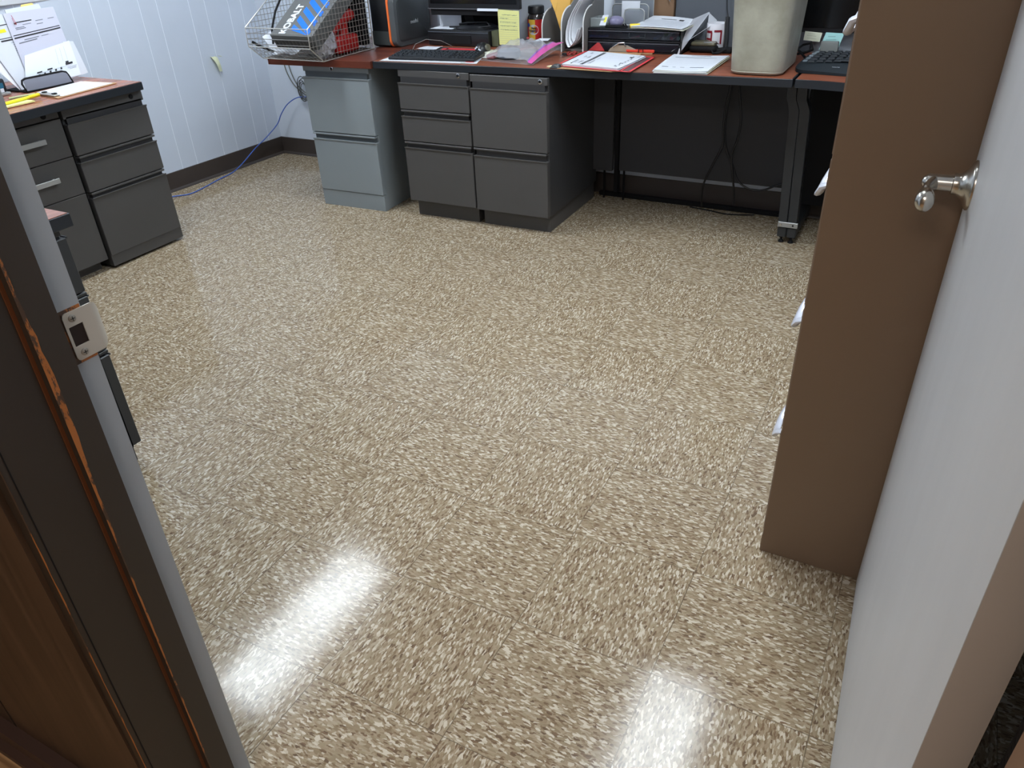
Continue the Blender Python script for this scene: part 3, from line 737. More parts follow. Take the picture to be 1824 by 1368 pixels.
tag(G().tube([(-2.07, 2.52, z0+.29), (-2.062, 2.44, z0+.255), (-2.05, 2.37, z0+.20), (-2.035, 2.31, z0+.13), (-2.015, 2.28, z0+.07)], .005, 8).build('black_cable', M_blackm, smooth=60), 'black power cord hanging inside the left end of the wire basket', 'cable')
tag(G().tube([(-2.092, 2.222, z0+.085), (-2.07, 2.235, z0+.068), (-2.04, 2.255, z0+.050), (-2.015, 2.275, z0+.034)], .006, 8, flat=.4).build('black_strap', M_blackm, smooth=60), 'short dark strap lying in the flared front left corner of the wire basket', 'strap')

# portable cooler-like case with orange band
t = thing('appliance', 'dark grey rounded appliance with an orange band beside the wire basket', 'appliance', (-1.66, 2.90, ZT))
cxm = (-1.705, -1.615)
def rrect(y0, y1, z0_, z1_, r, n=6):
    out = []
    for cy, cz, a0 in ((y1-r, z1_-r, 0), (y0+r, z1_-r, 90), (y0+r, z0_+r, 180), (y1-r, z0_+r, 270)):
        for i in range(n+1):
            a = math.radians(a0+90*i/n); out.append((cy+r*math.cos(a), cz+r*math.sin(a)))
    return out
Rz = rrect(2.72, 3.035, ZT+.002, ZT+.24, .035)
M_app = mat('appliance_grey', (82, 86, 88), .42)
G().prism([(-1.640, y, z) for y, z in Rz], (.034, 0, 0), .006, 2).build('right_shell', M_app, t, smooth=50)
G().prism([(-1.648, y, z) for y, z in rrect(2.716, 3.039, ZT+.001, ZT+.243, .036)], (.010, 0, 0)).build('orange_band', M_orange, t, smooth=50)
Rp = rrect(2.745, 3.015, ZT+.022, ZT+.215, .022)
G().prism([(-1.6075, y, z) for y, z in Rp], (.0035, 0, 0), .001, 1).build('side_panel', mat('appliance_panel', (60, 64, 66), .4), t, smooth=50)
G().box(-1.76, 2.725, ZT+.002, -1.648, 3.03, ZT+.238, .012, 2).build('core', M_black, t, smooth=50)
g = G()
for i in range(6):
    for k in range(7): g.box(-1.752+k*.0145, 2.7225, ZT+.018+i*.0095, -1.745+k*.0145, 2.7255, ZT+.022+i*.0095)
g.build('speaker_grille', mat('grille_grey', (112, 116, 116), .5), t)
G().box(-1.755, 2.722, ZT+.012, -1.65, 2.7245, ZT+.075).build('grille_plate', mat('grille_plate', (58, 62, 62), .5), t)
text_part('meidel', .026, frame((-1.6035, 2.885, ZT+.105), (0, 1, .0), (0, 0, 1)), mat('light_lettering', (190, 196, 200), .5), t, 'lettering')

# ================================================================== LONG DESK ITEMS
# flat box under the monitor
t = thing('printer', 'low black printer box beneath the left monitor', 'printer', (-1.30, 2.93, ZT))
G().box(-1.492, 2.835, ZT+.003, -1.140, 3.03, ZT+.074, .004, 2).build('body', M_black, t, smooth=40)
G().box(-1.49, 2.831, ZT+.063, -1.142, 2.836, ZT+.067).build('lid_seam', mat('seam_grey', (70, 76, 84), .4), t)
G().box(-1.40, 2.830, ZT+.012, -1.24, 2.8355, ZT+.052, .001, 1).build('tray_slot', M_blackm, t)
G().box(-1.137, 2.86, ZT+.004, -1.100, 3.02, ZT+.072).build('side_pad', mat('olive_side', (84, 88, 66), .5), t, label='olive pad edge against the printer')
# monitor on top
G().box(-1.53, 3.03, ZT+.003, -1.165, 3.075, .93, .003, 1).build('rear_panel', M_blackm, t)
t = thing('monitor', 'black monitor standing on the low printer box at left', 'monitor', (-1.25, 2.93, ZT+.074))
G().box(-1.500, 2.870, .902, -.985, 2.900, 1.23, .003, 1).build('screen_housing', M_black, t)
G().box(-1.485, 2.868, .925, -1.0, 2.8705, 1.21).build('screen', mat('dark_screen', (8, 9, 11), .12), t)
G().box(-1.50, 2.866, .900, -.985, 2.869, .904).build('bezel_line', mat('bezel_line', (92, 92, 96), .35), t)
G().box(-1.490, 2.875, .872, -1.03, 2.895, .903, .002, 1).build('lower_housing', M_blackm, t)
G().tube([(-1.31, 2.93, .90), (-1.31, 2.94, .86), (-1.30, 2.945, ZT+.085)], .02, 12).build('stand_neck', M_blackm, t, smooth=50)
G().lathe([(.105, 0), (.105, .005), (.09, .012), (.03, .016)], (-1.265, 2.94, ZT+.0745), (0, 0, 1), 30).build('stand_base', M_black, t, smooth=40)
tag(G().tube([(-1.40, 2.90, ZT+.08), (-1.33, 2.875, ZT+.085), (-1.22, 2.87, ZT+.083), (-1.16, 2.89, ZT+.09), (-1.2, 2.93, ZT+.10), (-1.3, 2.91, ZT+.10), (-1.36, 2.93, ZT+.09)], .0045, 8).build('black_cable', M_black, smooth=60), 'black cable coiled around the left monitor stand', 'cable')
t = thing('paper_sheet', 'bent white sheet on the left end of the printer box', 'paper', (-1.43, 2.88, ZT+.075))
G().grid(lambda u, v: (-1.490+.13*u, 2.85+.10*min(1, v*2), ZT+.0765+(0 if v < .5 else (v-.5)*.145)), 2, 10, .0006).build('page', M_paper, t)
# yellow ruled sheet hanging from the monitor
q = [(-1.095, 2.862, ZT+.012), (-.984, 2.862, ZT+.012), (-.982, 2.862, .898), (-1.098, 2.862, .903)]
t = thing('notepad', 'yellow ruled note page hanging from the right corner of the monitor', 'notepad', (-1.04, 2.862, ZT))
sheet(q, .001, 'page', M_yel, t)
printing(q, .001, [(.04, .06+.062*i, .96, .065+.062*i) for i in range(13)], 'ruled_lines', mat('ruled_line', (176, 184, 150), .7), t)
rnd = random.Random(3)
mk = []
for i, (w0, w1) in enumerate(((.2, .9), (.1, .5), (.1, .85), (.1, .85), (.1, .9))):
    v = .86-i*.105; u = w0
    while u < w1:
        l = rnd.uniform(.012, .05); mk.append((u, v+rnd.uniform(-.012, .004), u+l, v+rnd.uniform(.008, .022))); u += l+rnd.uniform(.008, .03)
printing(q, .001, mk, 'handwriting', mat('pencil', (132, 140, 118), .7), t)
# white strip of paper at the monitor foot
tag(sheet([(-1.21, 2.858, .895), (-1.095, 2.858, .895), (-1.095, 2.862, .906), (-1.21, 2.862, .906)], .001, 'paper_strip', M_paper), 'thin white paper strip tucked along the monitor bottom edge', 'paper')

# mouse pad sheet and keyboard
q = [(-1.468, 2.374, ZT+.0008), (-.972, 2.420, ZT+.0008), (-1.075, 2.70, ZT+.0008), (-1.50, 2.66, ZT+.0008)]
t = thing('desk_mat', 'white and red printed mat under the straight keyboard', 'desk mat', (-1.23, 2.53, ZT))
sheet(q, .0012, 'sheet', M_paper, t)
printing(q, .0012, [(.0, .0, 1, .012)], 'tan_edge', M_board, t)
printing(q, .0012, [(.88, .09, .96, .22)], 'red_print', M_redv, t); printing(q, .0012, [(.84, .015, .89, .035)], 'green_print', mat('green_ink', (30, 120, 84), .6), t)
q = [(-1.45, 2.70, ZT+.0008), (-1.10, 2.72, ZT+.0008), (-1.14, 2.80, ZT+.0008), (-1.46, 2.79, ZT+.0008)]
t = thing('printed_card', 'dark card with red blocks behind the straight keyboard', 'card', (-1.28, 2.75, ZT))
sheet(q, .001, 'card', mat('dark_card', (72, 74, 78), .5), t)
printing(q, .001, [(.36, .25, .93, .75), (.3, .1, .4, .6)], 'red_blocks', M_redv, t)
tag(sheet([(-1.475, 2.70, ZT+.003), (-1.365, 2.705, ZT+.003), (-1.38, 2.79, ZT+.003), (-1.465, 2.78, ZT+.003)], .001, 'white_label', M_paper, curl=.003), 'crumpled white label behind the left end of the straight keyboard', 'label')
tag(sheet([(-1.05, 2.56, ZT+.001), (-.99, 2.57, ZT+.001), (-1.06, 2.78, ZT+.001), (-1.12, 2.77, ZT+.001)], .001, 'paper_slip', M_paper2), 'pale paper slip under the mouse beside the clear bag', 'paper')

def keyboard(t, A, B, C_, D, rows, zt, kmat, bodymat, kh=.006, tilt=.008):
    """flat keyboard; corners A front-left B front-right C back-right D back-left (x,y)"""
    zb = zt+.001
    bot = [(p[0], p[1], zb) for p in (A, B, C_, D)]; top = [(A[0], A[1], zb+.011), (B[0], B[1], zb+.011), (C_[0], C_[1], zb+.011+tilt), (D[0], D[1], zb+.011+tilt)]
    G().hexa(bot, top, .003).build('body', bodymat, t)
    qq = top
    X = Vector((B[0]-A[0], B[1]-A[1], 0)); W = X.length; X.normalize(); Y = Vector((-X.y, X.x, 0))
    # one key mesh, shared
    key = None
    for r, cols in enumerate(rows):
        v = .08+.84*(r+.5)/len(rows)
        for (u, wu) in cols:
            c = quad_pt(qq, u, v)
            wm = wu*W-.0022; hm = .0142
            o = key_obj(wm, hm, kh, kmat); o.parent = t
            o.location = c - ORIGIN[t.name] + Vector((0, 0, -.0005))
            o.rotation_euler = (0, 0, math.atan2(X.y, X.x))
KEYS = {}
def key_obj(w_, h_, kh, m_):
    k = (round(w_, 3), round(h_, 3))
    if k not in KEYS:
        bm = bmesh.new(); a, b = k[0]/2, k[1]/2; i = .0022
        vs = [bm.verts.new(p) for p in ((-a, -b, 0), (a, -b, 0), (a, b, 0), (-a, b, 0), (-a+i, -b+i, kh), (a-i, -b+i, kh), (a-i, b-i*.6, kh), (-a+i, b-i*.6, kh))]
        for f in ((0, 1, 5, 4), (1, 2, 6, 5), (2, 3, 7, 6), (3, 0, 4, 7), (4, 5, 6, 7)): bm.faces.new([vs[j] for j in f])
        me = bpy.data.meshes.new('key'); bm.to_mesh(me); bm.free(); me.materials.append(m_); KEYS[k] = me
    o = bpy.data.objects.new('key', KEYS[k]); COL.objects.link(o); return o
M_key = mat('key_black', (34, 38, 43), .65, spec=.25)
def row(n, u0, u1, extra=()):
    w_ = (u1-u0)/n; return [(u0+w_*(i+.5), w_) for i in range(n)] + list(extra)
nav = [(.745, .04), (.785, .04), (.825, .04)]; num = [(.875, .04), (.915, .04), (.955, .04)]
rows_ = [row(3, .02, .16) + [(.30, .26)] + row(3, .45, .70) + [(.745, .04), (.785, .04), (.825, .04)] + num[:2],
         row(12, .02, .70) + [(.785, .04)] + num, row(13, .02, .70) + num, row(13, .02, .70) + nav + num, row(14, .02, .70) + nav + num, row(13, .02, .70) + nav + num[:2]]
t = thing('keyboard', 'straight black keyboard lying on the white mat', 'keyboard', (-1.24, 2.5, ZT+.002))
keyboard(t, (-1.440, 2.408), (-1.000, 2.452), (-1.032, 2.605), (-1.468, 2.562), rows_, ZT+.0022, M_key, M_black)
t = thing('mouse', 'small black computer mouse with a white emblem behind the keyboard', 'mouse', (-1.115, 2.73, ZT))
g = G().sphere((-1.120, 2.735, ZT+.002), .034, (1.0, 1.3, 1.15), 24)
for v in g.bm.verts: v.co.z = max(v.co.z, ZT+.0015)
g.build('shell', M_black, t, smooth=60)
G().sphere((-1.094, 2.737, ZT+.016), .017, (.8, 1.3, 1.0), 16).build('side_grip', mat('mouse_side', (88, 84, 70), .4), t, smooth=60)
g = G()
for a, b in ((-1.136, .018), (-1.130, .024), (-1.118, .015), (-1.112, .012)): g.box(a, 2.690, ZT+b-.0025, a+.0055, 2.702, ZT+b+.0025)
g.build('emblem', M_paper, t)
tag(G().tube([(-1.452, 2.62, ZT+.006), (-1.455, 2.66, ZT+.032), (-1.43, 2.72, ZT+.046), (-1.37, 2.76, ZT+.036), (-1.325, 2.79, ZT+.008)], .0016, 6).build('grey_cable', mat('grey_wire', (120, 116, 112), .5), smooth=60), 'thin grey cable arching behind the straight keyboard', 'cable')

# clear zip bag
t = thing('zip_bag', 'clear plastic zip bag with a pink seal on the desk front', 'plastic bag', (-.86, 2.60, ZT))
qa, qb, qc, qd = (-1.005, 2.50), (-.712, 2.452), (-.690, 2.73), (-.985, 2.74)
rnd = random.Random(11)
def bagz(u, v):
    h = math.sin(PI*min(1, u*.95+.02))**.7 * math.sin(PI*(v*.86+.07))**.8
    wr = .006*math.sin(u*17+v*9)*math.sin(v*13-u*6) + .004*math.sin(u*31+v*23)
    x = (qa[0]*(1-u)+qb[0]*u)*(1-v) + (qd[0]*(1-u)+qc[0]*u)*v
    y = (qa[1]*(1-u)+qb[1]*u)*(1-v) + (qd[1]*(1-u)+qc[1]*u)*v
    return x, y, max(0, h), wr
def bag_top(u, v):
    x, y, h, wr = bagz(u, v)
    return (x+wr*.6, y+wr*.6, ZT+.004+h*.070+wr*h*1.8+.045*max(0, u-.55)/.45*v)
def bag_bot(u, v):
    x, y, h, wr = bagz(u, v); return (x, y, ZT+.0015+.04*max(0, u-.55)/.45*v)
M_film = mat('clear_film', (196, 198, 204), .12, alpha=.36, spec=.8)
g = G().grid(bag_top, 34, 30).grid(bag_bot, 16, 14); g.build('film', M_film, t, smooth=60)
G().grid(lambda u, v: tuple(Vector(bag_top(.935+.065*u, v)) + Vector((.0, 0, .0012))), 3, 26, .0008).build('zip_seal', mat('pink_seal', (206, 84, 158), .35, alpha=.9), t, smooth=60)
G().grid(lambda u, v: tuple(Vector(bag_top(.915+.018*u, v)) + Vector((.0, 0, .0015))), 1, 26, .0006).build('seal_line', mat('violet_seal', (140, 96, 170), .35), t, smooth=60)
sheet([(-.79, 2.64, ZT+.0695), (-.735, 2.66, ZT+.069), (-.745, 2.71, ZT+.071), (-.795, 2.70, ZT+.071)], .0008, 'white_label', M_paper, t)
tag(G().lathe([(.045, 0), (.052, .006), (.052, .030), (.046, .036), (.02, .038)], (-.895, 2.585, ZT+.004), (0, 0, 1), 26).build('grey_puck', mat('grey_rubber', (104, 110, 120), .5), smooth=40), 'grey round part inside the clear zip bag', 'part')
tag(G().box(-.85, 2.60, ZT+.004, -.76, 2.67, ZT+.034, .010, 3).build('brown_part', mat('brown_rubber', (112, 98, 90), .6), smooth=40), 'brownish block inside the clear zip bag near its seal', 'part')
tag(G().box(-.985, 2.53, ZT+.003, -.945, 2.60, ZT+.022, .006, 3).build('rose_part', mat('rose_part', (150, 96, 100), .6), smooth=40), 'small rose-coloured piece in the left end of the zip bag', 'part')

# snack jar
jx, jy = -.968, 3.015
t = thing('jar', 'clear jar with a red and yellow label beside the file sorter', 'jar', (jx, jy, ZT))
G().lathe([(.040, .001), (.043, .004), (.043, .118), (.036, .132), (.033, .138)], (jx, jy, ZT), (0, 0, 1), 32).build('jar_body', mat('dark_jar', (58, 52, 52), .12, spec=.7), t, smooth=40)
G().lathe([(.037, .136), (.040, .138), (.040, .165), (.037, .170), (.01, .171)], (jx, jy, ZT), (0, 0, 1), 32).build('lid', M_black, t, smooth=40)
def arc_patch(cx, cy, r, a0, a1, z0_, z1_, n=8, th_=.0005):
    g = G(); rows = []
    for i in range(n+1):
        a = math.radians(a0+(a1-a0)*i/n)
        rows.append((g.bm.verts.new((cx+r*math.sin(a), cy-r*math.cos(a), z0_)), g.bm.verts.new((cx+r*math.sin(a), cy-r*math.cos(a), z1_))))
    for a, b in zip(rows, rows[1:]): g.bm.faces.new([a[0], b[0], b[1], a[1]])
    return g
lb = arc_patch(jx, jy, .0435, -95, 95, ZT+.020, ZT+.112, 24).build('label', mat('label_red', (206, 36, 40), .45), t, smooth=60)
arc_patch(jx, jy, .0438, -30, 18, ZT+.020, ZT+.112, 8).build('yellow_band', mat('label_yellow', (232, 192, 70), .45), lb)
arc_patch(jx, jy, .0436, -95, 95, ZT+.012, ZT+.020, 24).build('white_base', M_paper, t)
g = G(); c0 = g.bm.verts.new((jx+.0441*math.sin(.0), jy-.0441, ZT+.067)); ring = []
for k in range(28):
    a = 2*PI*k/28; th2 = math.radians(5)+.62*math.cos(a); ring.append(g.bm.verts.new((jx+.0441*math.sin(th2), jy-.0441*math.cos(th2), ZT+.067+.023*math.sin(a)-.006*math.cos(a)*0)))
for k in range(28): g.bm.faces.new([c0, ring[k], ring[(k+1) % 28]])
g.build('white_oval', M_paper, lb)
g = G().lathe([(.0085, 0), (.0085, .0008)], (jx-.021, jy-.0405, ZT+.088), (-.45, -1, 0), 20); g.build('blue_dot', mat('blue_dot', (60, 84, 170), .4), lb)
text_part('Butter', .011, frame((jx+.010, jy-.0455, ZT+.075), (1, 0, 0), (0, 0, 1)), M_ink, lb, 'lettering', off=.0003)
text_part('Nuggets', .0135, frame((jx+.003, jy-.0462, ZT+.064), (1, 0, 0), (0, 0, 1)), mat('blue_grey_ink', (70, 74, 100), .5), lb, 'lettering', off=.0003)
G().box(jx-.034, jy-.0452, ZT+.026, jx-.024, jy-.036, ZT+.033).build('pink_flash', mat('pink_flash', (232, 120, 132), .5), lb)

# file sorter with curved dividers
t = thing('file_sorter', 'grey upright file sorter with tall curved dividers', 'file sorter', (-.75, 2.93, ZT))
M_sort = mat('sorter_grey', (112, 110, 108), .4); M_sorte = mat('sorter_edge', (206, 206, 204), .35)
def divider(x, y0, r=.07, h=.27, dx=.0):
    pr_ = [(3.04, ZT+.001), (y0, ZT+.001), (y0, ZT+h-r-.05)]
    for i in range(1, 9):
        a = PI/2*i/8; pr_.append((y0+r*1.4*(1-math.cos(a)), ZT+h-r-.05+r*math.sin(a)))
    pr_ += [(3.04, ZT+h+.02)]
    G().prism([(x, y, z) for y, z in pr_], (.0045, 0, 0)).build('divider', M_sort, t)
    G().tube([(x+.0022, y-.001, z) for y, z in pr_[1:-1]], .0032, 8).build('divider_edge', M_sorte, t, smooth=50)
divider(-.853, 2.84, h=.22); divider(-.735, 2.80, h=.235); divider(-.627, 2.80, h=.24)
G().box(-.853, 2.835, ZT+.001, -.625, 3.04, ZT+.010).build('tray_base', M_sort, t)
t = thing('envelope', 'yellow manila envelope slanting in the file sorter', 'envelope', (-.80, 2.93, ZT+.01))
G().prism([(-.845, 2.875, .985), (-.800, 2.875, .895), (-.742, 2.86, .752), (-.742, 2.98, .752), (-.760, 2.98, 1.0), (-.80, 2.95, 1.02)], (.002, .0, 0)).build('envelope_body', M_manila, t)
t = thing('folded_papers', 'curved bundle of white papers bulging in the file sorter', 'paper', (-.67, 2.88, ZT+.01))
def bend(u, v, k=0):
    a = v; s_ = .055-k*.012
    y = 2.815+.01*k+.16*u
    if a < .35: q_ = a/.35; return (-.690+.01*k + .045*(1-math.cos(q_*PI/2))*-1 + .045, y, ZT+.030 + s_*.0 + .0)
    return (0, 0, 0)
for k in range(3):
    g = G(); n = 18
    def fn(u, v, k=k):
        # profile: bottom loop bowl then rising to the upper right
        tt = v
        px = [-.655, -.672, -.700, -.714, -.712, -.700, -.678, -.650, -.615]
        pz = [ZT+.10, ZT+.045, ZT+.018, ZT+.045, ZT+.09, ZT+.135, ZT+.175, ZT+.215, ZT+.262]
        f = tt*(len(px)-1); i = min(int(f), len(px)-2); f -= i
        return (px[i]*(1-f)+px[i+1]*f + .008*k, 2.805+.016*k+.19*u, pz[i]*(1-f)+pz[i+1]*f + .006*k)
    g.grid(fn, 2, 26, .0012).build('page', mat('bright_white_paper', (246, 248, 252), .7), t, smooth=80)

# desk organiser with two drawers
ox0, ox1, oy0, oy1 = -.628, -.180, 2.850, 3.040
zt = ZT+.100
t = thing('desk_organizer', 'black two-drawer desktop organizer full of pens', 'organizer', ((ox0+ox1)/2, 2.94, ZT))
G().box(ox0, oy0, zt-.006, ox1, oy1, zt, .001, 1).box(ox0, oy0, ZT+.001, ox0+.006, oy1, zt-.006).box(ox1-.006, oy0, ZT+.001, ox1, oy1, zt-.006).box(ox0, oy1-.004, ZT+.001, ox1, oy1, zt).box(ox0, oy0+.002, ZT+.001, ox1, oy1, ZT+.006).box(ox0, oy0, ZT+.048, ox1, oy1, ZT+.053).build('case', M_black, t)
M_smoke = mat('smoked_plastic', (34, 36, 44), .15, alpha=.55)
for zz in (ZT+.009, ZT+.057):
    dr = G().box(ox0+.010, oy0-.004, zz, ox1-.010, oy0, zz+.033, .001, 1).build('drawer_front', M_smoke, t)
    G().box(ox0+.010, oy0-.006, zz+.031, ox1-.010, oy0+.002, zz+.035).build('drawer_lip', mat('lip_grey', (72, 74, 80), .3), dr)
G().tube([(-.42, oy0-.006, ZT+.083), (-.42, oy0-.006, ZT+.066), (-.345, oy0-.006, ZT+.066), (-.345, oy0-.006, ZT+.083)], .0015, 6).build('pull_window', mat('lip_grey2', (58, 60, 64), .4), t)
pens = [(-.575, .006, (30, 74, 190), 'blue marker', .085, 0), (-.40, .0035, (226, 60, 130), 'pink pen', .035, 20), (-.305, .005, (50, 110, 190), 'blue pen', .02, 90), (-.268, .006, (120, 130, 140), 'grey pen', .02, 90),
        (-.252, .0085, (110, 150, 60), 'green-ringed marker', .02, 90), (-.228, .0075, (222, 80, 120), 'pink marker', .02, 90), (-.198, .0075, (130, 196, 200), 'pale teal marker', .02, 90)]
for i, (px, pr_, pc, nm, ln, ang) in enumerate(pens):
    zz = ZT+.058+pr_+(.014 if 'green' in nm else 0)
    if ang == 90: g = G().cyl((px, oy0+.006, zz), (px, oy0+.12, zz), pr_, seg=16)
    else:
        a = math.radians(ang); g = G().cyl((px-ln/2*math.cos(a), oy0+.012, zz), (px+ln/2*math.cos(a), oy0+.03, zz+ln/2*math.sin(a)), pr_, seg=14)
    tag(g.build('pen', mat('pen_%d' % i, pc, .35), smooth=40), nm + ' in the upper organizer drawer', 'pen', 'pens in the organizer')
# things on the organizer
t = thing('mesh_file', 'silver wire mesh letter rack standing on the black organizer', 'letter rack', (-.47, 3.0, zt))
M_mesh = mat('mesh_silver', (150, 156, 164), .4, metal=.4, alpha=.75)
def rack(x0_, x1_, y, h, r=.018):
    pts = [(x0_, y, zt+.002), (x0_, y, zt+h-r)] + [(x0_+r*(1-math.cos(a)), y, zt+h-r+r*math.sin(a)) for a in (PI/6, PI/3, PI/2)] + [(x1_-r*(1-math.cos(a)), y, zt+h-r+r*math.sin(a)) for a in (PI/2, PI/3, PI/6)] + [(x1_, y, zt+h-r), (x1_, y, zt+.002)]
    G().tube(pts, .0026, 8, closed=True).build('wire_frame', M_alum, t, smooth=50)
    G().box(x0_, y-.0005, zt+.002, x1_, y+.0005, zt+h-.004).build('mesh_panel', M_mesh, t)
rack(-.565, -.375, 3.03, .165); rack(-.560, -.385, 2.99, .085); rack(-.485, -.39, 2.95, .070)
q = [(-.512, 2.982, zt+.004), (-.425, 2.982, zt+.004), (-.425, 2.986, zt+.098), (-.512, 2.986, zt+.098)]
t = thing('index_card', 'white card standing in the wire mesh letter rack', 'card', (-.47, 2.984, zt))
sheet(q, .001, 'card', M_paper, t)
t = thing('clear_box', 'clear plastic box of small parts on the organizer, left end', 'box', (-.58, 2.92, zt))
G().box(-.618, 2.865, zt+.001, -.545, 2.965, zt+.040, .003, 2).build('box_body', mat('clear_box', (170, 178, 178), .15, alpha=.5), t)
G().box(-.610, 2.872, zt+.004, -.553, 2.955, zt+.014, .003, 1).build('small_parts', mat('small_parts', (120, 134, 128), .5, vary=.5, vscale=80), t)
t = thing('price_tag', 'small white and yellow tag leaning on the clear box', 'tag', (-.55, 2.875, zt))
q = [(-.570, 2.858, zt+.010), (-.540, 2.858, zt+.010), (-.532, 2.875, zt+.052), (-.560, 2.875, zt+.050)]
sheet(q, .001, 'tag_card', M_paper, t); printing(q, .001, [(.5, .3, .9, .8)], 'yellow_mark', M_hi, t)
tag(G().sphere((-.505, 2.90, zt+.024), .024, (1.5, 1.2, .95), 18).build('plastic_wrap', mat('lilac_wrap', (140, 136, 168), .3, alpha=.7), smooth=60), 'lilac-tinted plastic wrap beside the tag on the organizer', 'plastic wrap')
tag(G().box(-.545, 2.865, zt+.001, -.468, 2.885, zt+.010, .002, 1).build('black_clip_strip', M_blackm, smooth=40), 'small black strip on the organizer front edge', 'clip')
t = thing('binder_clip', 'black binder clip near the yellow cap on the organizer', 'clip', (-.455, 2.875, zt))
G().prism([(-.47, 2.865, zt+.001), (-.44, 2.865, zt+.001), (-.455, 2.865, zt+.018)], (0, .02, 0)).build('clip_body', M_blackm, t)
G().tube([(-.462, 2.862, zt+.012), (-.456, 2.855, zt+.028), (-.448, 2.862, zt+.012)], .0012, 6).build('clip_wire', M_chrome, t, smooth=50)
tag(G().cyl((-.428, 2.872, zt+.009), (-.388, 2.890, zt+.009), .009, seg=18).build('cap', mat('yellow_cap', (232, 204, 40), .4), smooth=40), 'yellow cylindrical cap under the papers on the organizer', 'cap')
# papers drooping on organizer
t = thing('paper_stack', 'printed papers draped over the right end of the black organizer', 'paper stack', (-.32, 2.92, zt))
q = [(-.425, 2.866, zt+.010), (-.170, 2.812, zt+.012), (-.150, 2.99, zt+.026), (-.375, 3.035, zt+.034)]
q0 = [(-.425, 2.868, zt+.004), (-.166, 2.815, zt+.005), (-.150, 2.99, zt+.020), (-.375, 3.035, zt+.028)]
sheet(q0, .003, 'lower_pages', M_paper2, t, curl=-.006); sheet(q, .003, 'top_page', M_paper, t, curl=-.006)
printing(q, .003, [(.30, .74, .62, .775)], 'heading', M_ink, t, -.006); printing(q, .003, [(.68, .70, .78, .80)], 'round_mark', M_ink, t, -.006)
printing(q, .003, [(.06, .1+.075*i, .92, .112+.075*i) for i in range(8)], 'text_lines', M_inkr, t, -.006)
# cardboard box + dark panel + small silver charm behind
tag(G().box(-.385, 3.045, ZT+.001, -.285, 3.078, 1.05).build('cardboard_piece', mat('cardboard', (120, 92, 68), .8)), 'brown cardboard strip standing against the back wall', 'cardboard')
tag(G().tube([(-.300, 3.03, .985), (-.310, 3.03, .965), (-.296, 3.03, .955), (-.312, 3.03, .940), (-.300, 3.028, .930), (-.306, 3.03, .950), (-.292, 3.03, .97)], .004, 8).build('chain', M_chrome, smooth=60), 'bunched silver chain hanging in front of the cardboard', 'chain')
t = thing('divider_panel', 'dark grey fabric divider panel standing behind the mug', 'divider panel', (.02, 3.06, ZT))
G().box(-.280, 3.055, ZT+.001, .33, 3.078, 1.25, .003, 1).build('fabric_panel', mat('grey_fabric', (84, 88, 95), .9, bump=.3, bscale=700), t)
# folded white card (tent) and other sheets
t = thing('greeting_card', 'blank white card standing open beside the organizer', 'card', (-.14, 2.95, ZT))
G().prism([(-.192, 2.835, ZT+.002), (-.188, 2.840, ZT+.002), (-.116, 3.035, ZT+.150), (-.120, 3.030, ZT+.152), (-.160, 2.93, ZT+.135), (-.170, 2.90, ZT+.112)][:6], (.0012, 0, 0)).build('card_front', M_paper, t)
G().prism([(-.119, 3.034, ZT+.150), (-.085, 3.0505, ZT+.118), (-.085, 3.0505, ZT+.002), (-.121, 3.034, ZT+.002)], (0, .0012, 0)).build('card_back', mat('card_back_white', (200, 203, 210), .7), t)
t = thing('leaning_sheet', 'white sheet rising diagonally from the paper stack by the bin', 'paper', (-.10, 2.87, ZT))
G().grid(lambda u, v: (-.218+.150*u, 2.838+.150*u+.018*v, ZT+.016+.105*u+.001*v), 6, 2, .001).build('page', M_paper, t)
# glasses case
t = thing('glasses_case', 'black and olive quilted case in front of the white mug', 'case', (-.09, 2.96, ZT))
G().box(-.165, 2.915, ZT+.002, -.045, 2.985, ZT+.030, .013, 3).build('case_body', M_blackm, t, smooth=60)
G().box(-.160, 2.92, ZT+.026, -.050, 2.99, ZT+.045, .009, 3).build('quilted_lid', mat('olive_vinyl', (92, 88, 70), .3, bump=.6, bscale=60), t, smooth=60)
G().tube([(-.10, 2.92, ZT+.045), (-.05, 2.93, ZT+.044), (-.042, 2.95, ZT+.036)], .0018, 6).build('zipper', M_chrome, t, smooth=50)
# mug
mx_, my_ = -.068, 3.004
t = thing('mug', 'white mug with dark red angular letters before the grey panel', 'mug', (mx_, my_, ZT))
G().lathe([(.040, 0), (.044, .004), (.045, .112), (.0425, .1125), (.0415, .008), (.001, .006)], (mx_, my_, ZT+.001), (0, 0, 1), 36, cap=False).build('mug_body', mat('white_ceramic', (226, 226, 232), .2), t, smooth=50)
M_mred = mat('mug_red', (122, 20, 34), .4)
g = G()
def patch(a0, a1, z0_, z1_):
    n = 6
    for i in range(n):
        A0 = math.radians(a0+(a1-a0)*i/n); A1 = math.radians(a0+(a1-a0)*(i+1)/n); r = .0458
        P = [(mx_+r*math.sin(A0), my_-r*math.cos(A0), ZT+z0_), (mx_+r*math.sin(A1), my_-r*math.cos(A1), ZT+z0_), (mx_+r*math.sin(A1), my_-r*math.cos(A1), ZT+z1_), (mx_+r*math.sin(A0), my_-r*math.cos(A0), ZT+z1_)]
        g.bm.faces.new([g.bm.verts.new(p) for p in P])
for a in ((-52, -12, .076, .086), (-20, -10, .026, .080), (-52, -12, .048, .056), (-48, -12, .026, .033), (-90, -78, .03, .086), (0, 42, .080, .089), (34, 44, .032, .086)): patch(*a)
g.build('letters', M_mred, t)
